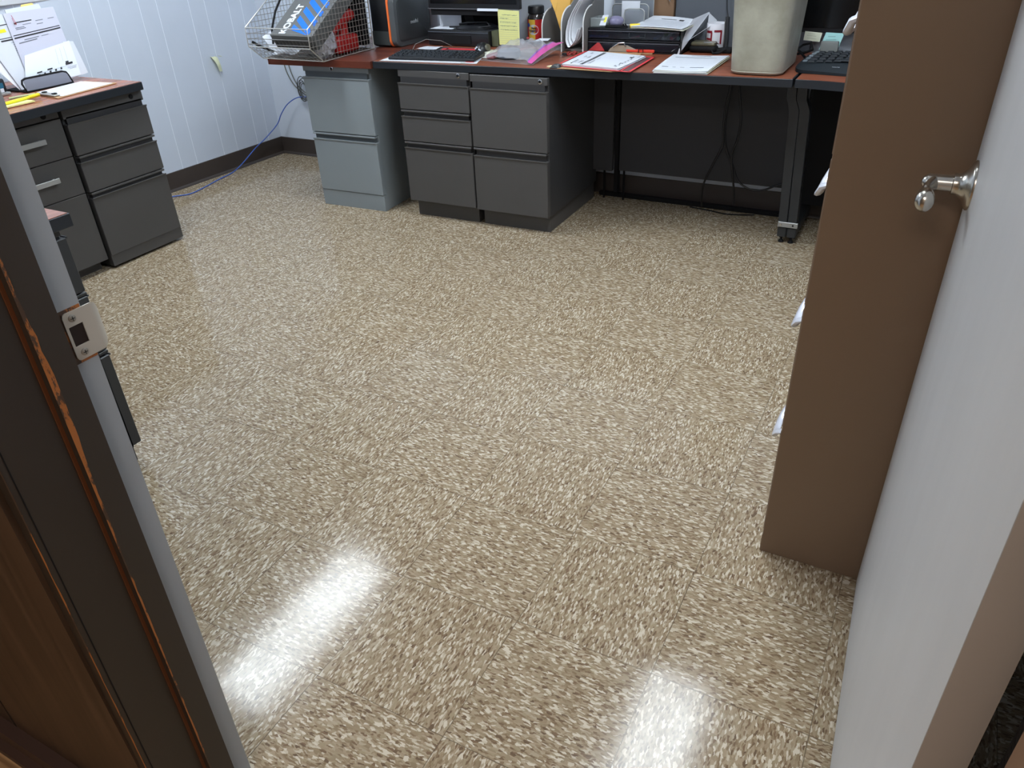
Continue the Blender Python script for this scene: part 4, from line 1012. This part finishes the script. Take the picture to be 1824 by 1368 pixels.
# dark gooseneck thing by the bin
t = thing('desk_lamp', 'slim dark lamp stand between the mug and the beige bin', 'lamp', (-.015, 2.95, ZT))
G().cyl((-.018, 2.985, ZT+.012), (-.022, 2.985, ZT+.14), .010, seg=16).build('post', M_legm, t, smooth=40)
G().cyl((-.024, 2.972, ZT+.02), (-.028, 2.972, ZT+.13), .0022, seg=8).build('silver_rod', M_chrome, t, smooth=40)
G().box(-.05, 2.93, ZT+.001, .02, 3.0, ZT+.018, .004, 2).build('base', M_blackm, t, smooth=40)
G().tube([(-.05, 2.94, ZT+.02), (-.062, 2.92, ZT+.012), (-.05, 2.90, ZT+.004), (-.02, 2.90, ZT+.008), (0, 2.92, ZT+.02)], .005, 8).build('coiled_lead', M_blackm, t, smooth=60)
tag(G().tube([(-.052, 3.045, 1.16), (-.05, 3.045, .96), (-.042, 3.04, .90), (-.030, 3.03, .865), (-.026, 3.02, .84)], .0028, 8).build('black_cable', M_black, smooth=60), 'black cable hanging down the grey divider panel', 'cable')
# paper stack near the front
t = thing('paper_stack', 'stack of printed forms on the desk edge beside the beige bin', 'paper stack', (-.06, 2.62, ZT))
for k in range(5):
    o_ = .004*math.sin(k*2.3); c_ = (M_paper, M_paper2)[k % 2]
    q = [(-.160+o_, 2.425, ZT+.0008+k*.0022), (.052+o_, 2.445+o_, ZT+.0008+k*.0022), (.045+o_*2, 2.80, ZT+.0010+k*.0022), (-.190+o_, 2.785+o_, ZT+.0008+k*.0022)]
    sheet(q, .0020, 'page', c_ if k < 4 else M_paper, t, curl=.0012*k)
printing(q, .0020, [(.10, .78, .85, .80), (.35, .92, .7, .935), (.08, .17, .2, .20), (.28, .17, .34, .19), (.42, .17, .5, .19), (.6, .17, .85, .2)], 'form_lines', M_ink2, t, .0048)
printing(q, .0020, [(.06, .3+.09*i, .92, .304+.09*i) for i in range(5)] + [(.1, .08, .8, .085)], 'faint_lines', M_inkr, t, .0048)

# clipboard with red-edged pocket and invoices
t = thing('clipboard', 'brown clipboard holding red-bordered pocket and invoices', 'clipboard', (-.43, 2.6, ZT))
q = [(-.315, 2.378, ZT+.0005), (-.255, 2.40, ZT+.0005), (-.31, 2.83, ZT+.0005), (-.56, 2.83, ZT+.0005)]
G().prism([(-.575, 2.412, ZT+.0005), (-.33, 2.398, ZT+.0005), (-.285, 2.42, ZT+.0005), (-.355, 2.845, ZT+.0005), (-.62, 2.84, ZT+.0005)], (0, 0, .003), .0006, 1).build('board', M_board, t)
cl_ = G().prism([(-.520, 2.845, ZT+.004), (-.370, 2.845, ZT+.004), (-.385, 2.838, ZT+.018), (-.425, 2.834, ZT+.034), (-.475, 2.834, ZT+.034), (-.505, 2.838, ZT+.020)], (0, .004, 0)).build('clip', mat('clip_steel', (186, 182, 174), .3, metal=.2), t)
G().tube([(-.490, 2.83, ZT+.026), (-.462, 2.828, ZT+.043), (-.435, 2.826, ZT+.046), (-.430, 2.83, ZT+.028)], .0038, 8).build('clip_spring', M_chrome, cl_, smooth=50)
pq = [(-.268, 2.378, ZT+.0045), (-.225, 2.715, ZT+.0045), (-.600, 2.862, ZT+.0045), (-.585, 2.425, ZT+.0045)]
# pocket: clear sleeve with red border; page right = towards desk back
PQ = [(-.600, 2.442, ZT+.005), (-.243, 2.385, ZT+.005), (-.258, 2.735, ZT+.005), (-.622, 2.818, ZT+.005)]
t2 = thing('document_pocket', 'clear pocket with a red border on the clipboard', 'document pocket', (-.43, 2.6, ZT+.004))
sheet(PQ, .0008, 'back_sheet', mat('pocket_dark', (96, 62, 62), .3), t2)
g = G()
bw = .028
for a, b in (((0, 0), (1, bw)), ((0, 1-bw), (1, 1)), ((0, 0), (bw, 1)), ((1-bw, 0), (1, 1)), ((.86, 0), (.86+bw*.8, 1))):
    P = [quad_pt(PQ, u, v)+Vector((0, 0, .001)) for u, v in ((a[0], a[1]), (b[0], a[1]), (b[0], b[1]), (a[0], b[1]))]
    g.prism(P, (0, 0, .0014))
g.build('red_border', M_redv, t2)
t3 = thing('invoice_stack', 'stack of invoices lying in the red-bordered pocket', 'paper stack', (-.43, 2.6, ZT+.006))
for k in range(4):
    o_ = .003*math.sin(k*2.1)
    Q = [(-.300+o_, 2.405, ZT+.0062+k*.002), (-.292+o_, 2.708, ZT+.0062+k*.002), (-.586+o_, 2.775+o_, ZT+.0062+k*.002), (-.568, 2.445, ZT+.0062+k*.002)]
    sheet(Q, .0018, 'page', M_paper, t3, curl=.0006*k)
Q2 = Q
printing(Q2, .0018, INVOICE_BLACK, 'black_print', M_ink, t3, .0018); printing(Q2, .0018, INVOICE_GREY, 'grey_print', M_ink2, t3, .0018)
t = thing('binder_clip', 'black binder clip with a cream tab at the clipboard corner', 'clip', (-.60, 2.425, ZT))
G().prism([(-.612, 2.408, ZT+.001), (-.565, 2.412, ZT+.001), (-.572, 2.425, ZT+.016), (-.600, 2.425, ZT+.014)], (0, .022, 0), .002, 1).build('clip_body', M_legm, t)
G().tube([(-.575, 2.416, ZT+.014), (-.560, 2.42, ZT+.018), (-.552, 2.43, ZT+.006)], .0012, 6).build('clip_wire', M_chrome, t, smooth=50)
G().prism([(-.635, 2.437, ZT+.001), (-.605, 2.43, ZT+.001), (-.600, 2.46, ZT+.001), (-.628, 2.462, ZT+.001)], (0, 0, .003)).build('cream_tab', mat('cream_tab', (232, 216, 172), .6), t)
t = thing('key_bunch', 'bunch of keys on a dark red cord left of the clipboard', 'keys', (-.66, 2.70, ZT))
for i in range(3):
    a = .5+i*.5; x, y = -.690+i*.008, 2.71
    G().prism([(x, y, ZT+.002+i*.002), (x+.012*math.cos(a), y-.012*math.sin(a), ZT+.002+i*.002), (x+.035*math.cos(a)+.004, y-.045*math.sin(a), ZT+.002+i*.002), (x+.03*math.cos(a)-.004, y-.045*math.sin(a), ZT+.002+i*.002)], (0, 0, .002)).build('key', M_chrome, t)
G().tube([(-.66+.016*math.cos(a)*(1+.3*math.sin(3*a)), 2.75+.035*math.sin(a), ZT+.006+.004*math.sin(5*a)) for a in [2*PI*i/24 for i in range(24)]], .0035, 8, closed=True).build('red_cord', mat('dark_red_cord', (140, 46, 40), .7), t, smooth=60)
G().lathe([(.012, 0), (.012, .008)], (-.685, 2.728, ZT+.001), (0, 0, 1), 18).build('fob', M_legm, t, smooth=40)
tag(G().prism([(-.615, 2.835, ZT+.006), (-.535, 2.838, ZT+.006), (-.567, 2.845, ZT+.045)], (0, .006, 0), .001, 1).build('red_pouch', mat('red_cloth', (168, 48, 50), .8)), 'red triangular cloth standing behind the clipboard', 'cloth')
t = thing('utility_knife', 'red knife with a black clip behind the clipboard', 'utility knife', (-.36, 2.842, ZT))
G().box(-.43, 2.838, ZT+.006, -.298, 2.848, ZT+.018, .003, 2).build('handle', mat('red_handle', (214, 62, 44), .4), t, smooth=40)
G().tube([(-.37, 2.834, ZT+.006), (-.368, 2.834, ZT+.024), (-.350, 2.834, ZT+.026), (-.348, 2.834, ZT+.008)], .0022, 8).build('pocket_clip', M_blackm, t, smooth=50)
tag(G().box(-.40, 2.833, ZT+.001, -.305, 2.846, ZT+.005).build('wood_strip', M_board), 'light wooden strip under the red knife', 'stick')

# beige bin
t = thing('waste_bin', 'tall scuffed beige plastic bin standing on the desk front', 'bin', (.22, 2.63, ZT))
M_bin = mat('scuffed_beige_plastic', (166, 163, 148), .5, vary=.12, vscale=9, c2=(136, 133, 118))
def rr(x0_, x1_, y0_, y1_, z, r, n=6):
    out = []
    for cx, cy, a0 in ((x1_-r, y1_-r, 0), (x0_+r, y1_-r, 90), (x0_+r, y0_+r, 180), (x1_-r, y0_+r, 270)):
        for i in range(n+1):
            a = math.radians(a0+90*i/n); out.append((cx+r*math.cos(a), cy+r*math.sin(a), z))
    return out
prof = [(.010, 0), (.003, .003), (0, .010), (-.001, .022), (-.010, .20), (-.018, .36), (-.022, .365), (-.022, .38), (-.016, .38)]
g = G(); rings = []
for ins, z in prof:
    rings.append([g.bm.verts.new(p) for p in rr(.126+ins, .324-ins, 2.474+ins, 2.80-ins, ZT+.0015+z, .048)])
for A, B in zip(rings, rings[1:]):
    n = len(A)
    for k in range(n): g.bm.faces.new([A[k], A[(k+1) % n], B[(k+1) % n], B[k]])
g.bm.faces.new(rings[0][::-1])
r2 = [g.bm.verts.new((v.co.x*.985+.225*.015, v.co.y*.985+2.637*.015, ZT+.02)) for v in rings[0]]
n = len(r2)
for k in range(n): g.bm.faces.new([rings[-1][k], rings[-1][(k+1) % n], r2[(k+1) % n], r2[k]])
g.bm.faces.new(r2)
g.build('bin_shell', M_bin, t, smooth=50)
G().tube(rr(.1265, .3235, 2.4745, 2.7995, ZT+.012, .048), .0016, 6, closed=True).build('foot_bead', mat('bin_bead', (186, 184, 168), .5), t, smooth=60)

# right monitor with sticky notes
t = thing('monitor', 'large black monitor behind the curved keyboard at right', 'monitor', (.55, 3.0, ZT))
G().box(.280, 3.000, .820, .86, 3.03, 1.17, .003, 1).build('screen_housing', M_black, t)
G().box(.295, 2.998, .838, .845, 3.001, 1.155).build('screen', MATS['dark_screen'], t)
G().tube([(.57, 3.02, .86), (.57, 3.025, .80), (.56, 3.0, ZT+.012)], .025, 12).build('stand_neck', M_blackm, t, smooth=50)
G().lathe([(.11, 0), (.11, .005), (.04, .014)], (.56, 2.98, ZT+.001), (0, 0, 1), 30).build('stand_base', M_black, t, smooth=40)
for nm, lab, q, c in (('sticky_note', 'pale cream note stuck to the lower edge of the right monitor', [(.306, 2.994, ZT+.055), (.372, 2.994, ZT+.050), (.378, 2.996, ZT+.085), (.308, 2.996, ZT+.090)], (214, 216, 194)),
                      ('sticky_note', 'pale teal note hanging from the right monitor', [(.376, 2.985, ZT+.020), (.452, 2.985, ZT+.030), (.464, 2.996, ZT+.085), (.392, 2.996, ZT+.087)], (158, 206, 204))):
    t = thing(nm, lab, 'sticky note', tuple(q[0])); sheet(q, .0008, 'page', mat('note_%d' % c[0], c, .7), t, curl=.002)
    printing(q, .0008, [(.2, .75, .6, .80), (.15, .55, .7, .60), (.2, .25, .75, .30)], 'writing', mat('writing_%d' % c[0], tuple(v*.85 for v in c), .7), t, .002)
tag(G().tube([(.30, 2.93, ZT+.01), (.33, 2.90, ZT+.02), (.36, 2.92, ZT+.03), (.345, 2.96, ZT+.05), (.31, 2.97, ZT+.04), (.30, 2.92, ZT+.03), (.34, 2.88, ZT+.006)], .005, 8).build('black_cable', M_blackm, smooth=60), 'tangled black cables between the bin and the right monitor', 'cable')
tag(G().box(.385, 2.94, ZT+.001, .455, 2.965, ZT+.06, .004, 2).build('grey_box', mat('small_grey_box', (120, 124, 122), .5), smooth=40), 'small grey box under the right monitor behind the notes', 'box')

# curved ergonomic keyboard
t = thing('keyboard', 'curved black ergonomic keyboard with a palm rest', 'keyboard', (.62, 2.72, ZT))
outl = [(.352, 2.640), (.352, 2.605), (.362, 2.580), (.385, 2.566), (.44, 2.560), (.52, 2.548), (.60, 2.532), (.70, 2.545), (.78, 2.58), (.83, 2.60), (.84, 2.66), (.80, 2.82), (.70, 2.86), (.58, 2.870), (.47, 2.868), (.40, 2.845), (.365, 2.78)]
def ks(x, y): return ZT+.010+.022*min(1, max(0, (y-2.55)/.20))
g = G(); bt = [g.bm.verts.new((x, y, ZT+.001)) for x, y in outl]; tp = [g.bm.verts.new((x, y, ks(x, y))) for x, y in outl]
cc = g.bm.verts.new((.59, 2.70, ZT+.036))
n = len(outl)
tp2 = [g.bm.verts.new((x+(.59-x)*.06, y+(2.70-y)*.10, ks(x, y)+.005)) for x, y in outl]
g.bm.faces.new(bt[::-1])
for k in range(n):
    g.bm.faces.new([bt[k], bt[(k+1) % n], tp[(k+1) % n], tp[k]]); g.bm.faces.new([tp[k], tp[(k+1) % n], tp2[(k+1) % n], tp2[k]]); g.bm.faces.new([tp2[k], tp2[(k+1) % n], cc])
g.build('body', mat('ergo_black', (26, 33, 38), .55, spec=.3), t, smooth=40)
for r in range(5):
    for c in range(13):
        if r == 0 and 3 < c < 9 and c != 5: continue
        o = key_obj(.0165 if not (r == 0 and c == 5) else .075, .0160, .006, M_key)
        x = .400+c*.0315+.004*r; y = 2.655+r*.034+.012*math.sin((x-.36)*6.0)
        o.parent = t; o.location = Vector((x, y, ks(x, y)+.0055+.006*math.sin(max(0, min(1, (x-.40)/.38))*PI))) - ORIGIN[t.name]; o.scale = (1.55, 1.55, 1)
for i in range(5):
    x = .378+i*.0; y = 2.66+i*.035
    G().box(x-.012+i*.005, y, ks(x, y)+.003, x+.004+i*.005, y+.026, ks(x, y)+.008, .001, 1).build('side_key', mat('silver_key', (112, 122, 130), .35), t)
text_part('natural', .010, frame((.500, 2.585, ZT+.0245), (1, 0, 0), (0, 1, .12)), mat('light_lettering2', (190, 196, 200), .5), t, 'lettering')

# ================================================================== LEFT DESK ITEMS
t = thing('document_stand', 'black wire mesh stand holding papers on the left desk', 'document stand', (-2.55, 1.47, ZT))
pts = [(-2.525, 1.330, ZT+.004), (-2.540, 1.328, ZT+.035), (-2.542, 1.334, ZT+.048), (-2.544, 1.350, ZT+.053), (-2.544, 1.522, ZT+.053), (-2.542, 1.538, ZT+.048), (-2.540, 1.544, ZT+.035), (-2.525, 1.547, ZT+.004)]
G().tube(pts, .0042, 8, closed=True).build('wire_frame', M_blackm, t, smooth=50)
G().prism([(-2.529, 1.334, ZT+.006), (-2.529, 1.544, ZT+.006), (-2.542, 1.538, ZT+.050), (-2.542, 1.338, ZT+.050)], (.0008, 0, 0)).build('mesh_panel', mat('dark_mesh', (120, 122, 134), .5, alpha=.75), t)
G().box(-2.68, 1.331, ZT+.001, -2.525, 1.546, ZT+.006).build('base_tray', M_blackm, t)
# paper planes lean back against the stand
def leanp(y, z, k=0.0): return (-2.555 - (z-ZT)*.20 - k, y, z)
# (page bottom-left, bottom-right, top-right, top-left) seen from the room: left = smaller y
P1 = [leanp(1.335, ZT+.010, .012), leanp(1.50, ZT+.012, .012), leanp(1.46, 1.030, .012), leanp(1.265, 1.020, .012)]
t = thing('invoice_page', 'white invoice with a yellow highlight at the left of the stand', 'paper', tuple(P1[0]), 'invoices in the stand')
sheet(P1, .0008, 'page', M_paper, t, curl=.0005)
printing(P1, .0008, [(.28, .86, .80, .872), (.30, .69, .95, .700), (.30, .655, .95, .675), (.30, .10, .40, .12), (.60, .10, .70, .12), (.3, .06, .36, .08), (.5, .06, .56, .08)], 'black_print', M_ink, t, .0005)
printing(P1, .0008, [(.30, .77, .55, .815)], 'yellow_highlight', M_hi, t, .0005)
printing(P1, .0008, [(.5+.02*math.sin(i), .62-i*.028, .9, .63-i*.028) for i in range(14)], 'grey_print', M_inkr, t, .0005)
P0 = [leanp(1.33, ZT+.010, .020), leanp(1.42, ZT+.010, .020), leanp(1.34, 1.015, .020), leanp(1.18, .99, .020)]
t = thing('invoice_page', 'bare white page fanned out at the far left of the stand', 'paper', tuple(P0[0]), 'invoices in the stand')
sheet(P0, .0008, 'page', mat('fanned_white_paper', (226, 228, 236), .75), t, curl=.004)  # plain paper colour, slightly lighter than the other sheets
P2 = [leanp(1.405, .88, .006), leanp(1.640, .885, .006), leanp(1.632, 1.040, .006), leanp(1.395, 1.035, .006)]
P2 = [leanp(1.380, ZT+.02, .006), leanp(1.615, ZT+.06, .006), leanp(1.628, 1.030, .006), leanp(1.400, 1.028, .006)]
t = thing('invoice_page', 'lilac-white invoice with crossed-out heading in the middle of the stand', 'paper', tuple(P2[0]), 'invoices in the stand')
sheet(P2, .0008, 'page', mat('lilac_paper', (192, 193, 208), .75), t, curl=.001)
printing(P2, .0008, [(.13, .835, .17, .86), (.16, .85, .48, .865), (.03, .685, .98, .697), (.03, .645, .98, .665)], 'black_print', M_ink, t, .001)
printing(P2, .0008, [(.12, .78, .3, .79), (.12, .76, .32, .77), (.55, .83, .7, .84), (.8, .83, .93, .84), (.55, .78, .68, .79), (.2, .60, .5, .612), (.08, .57, .45, .585), (.55, .60, .7, .608), (.28, .81, .45, .818)], 'grey_print', M_ink2, t, .001)
P2b = [leanp(1.40, ZT+.02, .016), leanp(1.60, ZT+.06, .016), leanp(1.575, 1.046, .016), leanp(1.42, 1.040, .016)]
t = thing('folder', 'white folder with a yellow tab behind the invoices on the stand', 'folder', tuple(P2b[0]))
sheet(P2b, .003, 'cover', M_paper, t); G().prism([leanp(1.49, 1.040, .017), leanp(1.555, 1.042, .017), leanp(1.55, 1.053, .017), leanp(1.50, 1.051, .017)], (.001, 0, 0)).build('yellow_tab', mat('tab_yellow', (240, 206, 120), .6), t)
P3 = [leanp(1.372, ZT+.008), leanp(1.610, ZT+.013), leanp(1.640, .888), leanp(1.425, .874)]
P3 = [leanp(1.345, ZT+.012), leanp(1.615, ZT+.022), leanp(1.628, .895), leanp(1.404, .868)]
t = thing('invoice_page', 'bright white invoice with a row of black squares at the stand front', 'paper', tuple(P3[0]), 'invoices in the stand')
sheet(P3, .0008, 'page', mat('bright_paper', (222, 228, 236), .7), t, curl=.003)
printing(P3, .0008, [(.14+.105*i, .245+.01*i, .175+.105*i, .31+.01*i) for i in range(6)] + [(.22, .36, .32, .40), (.42, .37, .52, .41), (.78, .37, .92, .43), (.79, .43, .85, .48)], 'black_print', M_ink, t, .003)
printing(P3, .0008, [(.2, .345, .9, .352), (.66, .45, .664, .9), (.75, .5, .754, .9), (.84, .5, .844, .9), (.8, .30, .98, .31), (.8, .27, .96, .28), (.83, .24, .96, .25)], 'grey_print', M_inkr, t, .003)
P4 = [leanp(1.56, ZT+.014, .003), leanp(1.655, ZT+.024, .003), leanp(1.648, .890, .003), leanp(1.60, .895, .003)]
t = thing('blank_page', 'blank page corner sticking out right of the stand', 'paper', tuple(P4[0])); sheet(P4, .0008, 'page', M_paper, t, curl=.002)
t = thing('paper_clip', 'red paper clip on the top edge of the left invoice', 'paper clip', tuple(leanp(1.425, 1.0)))
G().tube([leanp(1.425+dy, zz, -.006) for dy, zz in ((0, 1.020), (.003, 1.0), (.006, .988), (.004, .984), (.000, .988), (-.002, 1.0), (-.002, 1.010))], .0009, 6).build('clip_wire', mat('red_wire', (190, 60, 70), .4), t, smooth=60)
# clipboard lying flat
t = thing('clipboard', 'brown clipboard with a white form flat on the left desk', 'clipboard', (-2.38, 1.45, ZT))
G().prism([(-2.268, 1.290, ZT+.001), (-2.305, 1.600, ZT+.001), (-2.50, 1.585, ZT+.001), (-2.47, 1.320, ZT+.001)], (0, 0, .003), .0006, 1).build('board', M_board, t)
Q = [(-2.280, 1.318, ZT+.0045), (-2.315, 1.585, ZT+.0045), (-2.505, 1.568, ZT+.0045), (-2.475, 1.338, ZT+.0045)]
sheet(Q, .001, 'form', M_paper, t)
printing(Q, .001, [(.15, .12+.1*i, .8, .125+.1*i) for i in range(8)], 'form_lines', M_inkr, t)
cl_ = G().prism([(-2.300, 1.298, ZT+.005), (-2.300, 1.326, ZT+.005), (-2.41, 1.338, ZT+.005), (-2.41, 1.308, ZT+.005)], (0, 0, .006), .002, 1).build('clip', mat('clip_steel2', (180, 178, 172), .3, metal=.6), t)
for x, y in ((-2.325, 1.318), (-2.40, 1.325)): G().box(x-.009, y-.009, ZT+.011, x+.009, y+.009, ZT+.015, .002, 1).build('clip_pad', M_blackm, cl_)
# notepad, marker, pen
t = thing('notepad', 'yellow notepad at the near end of the left desk', 'notepad', (-2.38, 1.16, ZT))
G().prism([(-2.305, 1.09, ZT+.001), (-2.302, 1.215, ZT+.001), (-2.40, 1.215, ZT+.001), (-2.40, 1.09, ZT+.001)], (0, 0, .007)).build('pages', M_yel, t)
G().prism([(-2.305, 1.09, ZT+.001), (-2.302, 1.215, ZT+.001), (-2.3, 1.215, ZT+.0025), (-2.303, 1.09, ZT+.0025)], (0, 0, .0015)).build('backing', M_board, t)
t = thing('highlighter', 'yellow highlighter resting on the notepad', 'highlighter', (-2.36, 1.21, ZT+.008))
G().cyl((-2.335, 1.10, ZT+.014), (-2.350, 1.225, ZT+.015), .006, seg=14).build('barrel', M_hi, t, smooth=40)
G().cyl((-2.350, 1.225, ZT+.015), (-2.356, 1.272, ZT+.016), .0072, seg=14).build('cap', mat('hi_cap', (220, 206, 30), .35), t, smooth=40)
t = thing('pen', 'pale olive pen lying behind the highlighter', 'pen', (-2.44, 1.25, ZT))
G().cyl((-2.47, 1.215, ZT+.005), (-2.41, 1.290, ZT+.012), .0045, seg=12).build('barrel', mat('olive_pen', (178, 184, 140), .4), t, smooth=40)
t = thing('tape_dispenser', 'black and blue desk gadget at the left edge of the papers', 'tape dispenser', (-2.60, 1.25, ZT))
G().box(-2.66, 1.20, ZT+.001, -2.57, 1.29, ZT+.012, .003, 2).build('silver_base', M_alum, t, smooth=40)
G().box(-2.65, 1.20, ZT+.012, -2.58, 1.285, ZT+.065, .008, 3).build('black_body', M_black, t, smooth=40)
G().box(-2.5795, 1.22, ZT+.030, -2.578, 1.272, ZT+.050).build('blue_label', mat('teal_label', (24, 92, 120), .4), t)
G().box(-2.5795, 1.245, ZT+.014, -2.577, 1.268, ZT+.029).build('white_label', M_paper, t)

# yellow-green note peeling off the wall
t = thing('sticky_note', 'crumpled pale yellow note peeling off the left wall', 'sticky note', (lwx(2.7), 2.70, .60))
xx = lwx(2.7)
def nf(u, v): 
    return (xx+.002+.030*math.sin(min(1, v*1.5)*PI/2)*(.35+.65*u), 2.722-.052*u*(1-.25*v)+.004*v, .640-.064*v-.016*(1-u)*v+.018*u*(1-v)+.004*math.sin(u*6))
G().grid(nf, 8, 12, .0006).build('page', mat('note_olive', (222, 224, 186), .7), t, smooth=60)
G().prism([(xx+.002, 2.725, .650), (xx+.004, 2.745, .647), (xx+.004, 2.757, .640), (xx+.002, 2.74, .644)], (.002, 0, 0)).build('stuck_edge', mat('note_olive2', (214, 218, 190), .7), t)

# ================================================================== CABLES
def smooth_path(P, n=8):
    P = [Vector(p) for p in P]; out = []
    for i in range(len(P)-1):
        a = P[max(i-1, 0)]; b = P[i]; c = P[i+1]; d = P[min(i+2, len(P)-1)]
        for k in range(n):
            t_ = k/n; out.append(.5*((2*b)+(c-a)*t_+(2*a-5*b+4*c-d)*t_*t_+(3*b-a-3*c+d)*t_**3))
    return out+[P[-1]]
bl = [(-2.93, 1.90, .004), (-2.86, 2.10, .004), (-2.79, 2.19, .004), (-2.80, 2.30, .004), (-2.838, 2.46, .004), (-2.862, 2.60, .006), (-2.868, 2.70, .035), (-2.862, 2.82, .095), (-2.85, 2.92, .14), (-2.80, 2.985, .21), (-2.765, 3.0, .27), (-2.715, 3.02, .33), (-2.64, 3.04, .37), (-2.55, 3.05, .375), (-2.48, 3.055, .37)]
tag(G().tube(smooth_path(bl), .0032, 8).build('network_cable', mat('blue_cable', (66, 98, 178), .4), smooth=60), 'blue network cable rising from the floor along the left baseboard', 'cable')
M_gc = mat('grey_cable', (104, 104, 100), .5)
for i, (dx, dz) in enumerate(((0, 0), (.035, .005))):
    P = [(-2.735+dx, 3.055, .70), (-2.725+dx, 3.06, .60), (-2.71+dx, 3.06, .51), (-2.67+dx*.8, 3.06, .44), (-2.61+dx*.6, 3.06, .395+dz), (-2.55, 3.06, .375+dz), (-2.48, 3.06, .37-dz)]
    tag(G().tube(smooth_path(P), .0035, 8).build('grey_cable', M_gc, smooth=60), ('grey cable dropping down the back wall corner, outermost of the two', 'grey cable dropping down the back wall corner, nearer the cabinet')[i], 'cable')
g = G()
for k in range(5):
    r = .042+.012*math.sin(k*1.7); cx, cz = -2.605+.008*k, .415+.006*math.sin(k*2)
    g.tube([(cx+r*.75*math.cos(a), 3.055-.004*k, cz+r*1.35*math.sin(a)) for a in [2*PI*i/28 for i in range(28)]], .0026, 6, closed=True)
tag(g.build('cable_coil', mat('dark_cable', (74, 76, 74), .5), smooth=60), 'coil of thin dark cable hanging beside the light grey cabinet', 'cable coil')
for nm, P in (('black cable under the desk, sweeping left to the floor', [(.045, 2.90, .70), (.042, 2.90, .60), (.030, 2.90, .52), (.030, 2.90, .42), (.034, 2.90, .35), (.0, 2.90, .26), (-.035, 2.91, .17), (-.048, 2.93, .10), (-.05, 2.96, .03)]),
              ('black cable under the desk, crossing to the table leg', [(.050, 2.905, .70), (.046, 2.905, .60), (.036, 2.905, .52), (.036, 2.905, .42), (.050, 2.905, .34), (.090, 2.905, .26), (.125, 2.905, .19), (.18, 2.905, .158), (.24, 2.905, .160), (.30, 2.905, .19), (.37, 2.905, .22)]),
              ('black cable under the desk, rightmost loop near the table leg', [(.079, 2.895, .70), (.080, 2.895, .62), (.095, 2.895, .54), (.106, 2.895, .46), (.100, 2.895, .38), (.082, 2.895, .31), (.095, 2.90, .22), (.108, 2.91, .14), (.11, 2.94, .06)])):
    tag(G().tube(smooth_path(P, 6), .0048, 8).build('power_cable', M_black, smooth=60), nm, 'cable', 'cables under the desk')
tag(G().tube(smooth_path([(-.12, 3.0, .004), (-.02, 2.985, .004), (.06, 2.965, .004), (.13, 2.975, .004), (.20, 3.0, .004)]), .003, 6).build('thin_cable', M_blackm, smooth=60), 'thin cable lying on the floor below the modesty panel', 'cable')
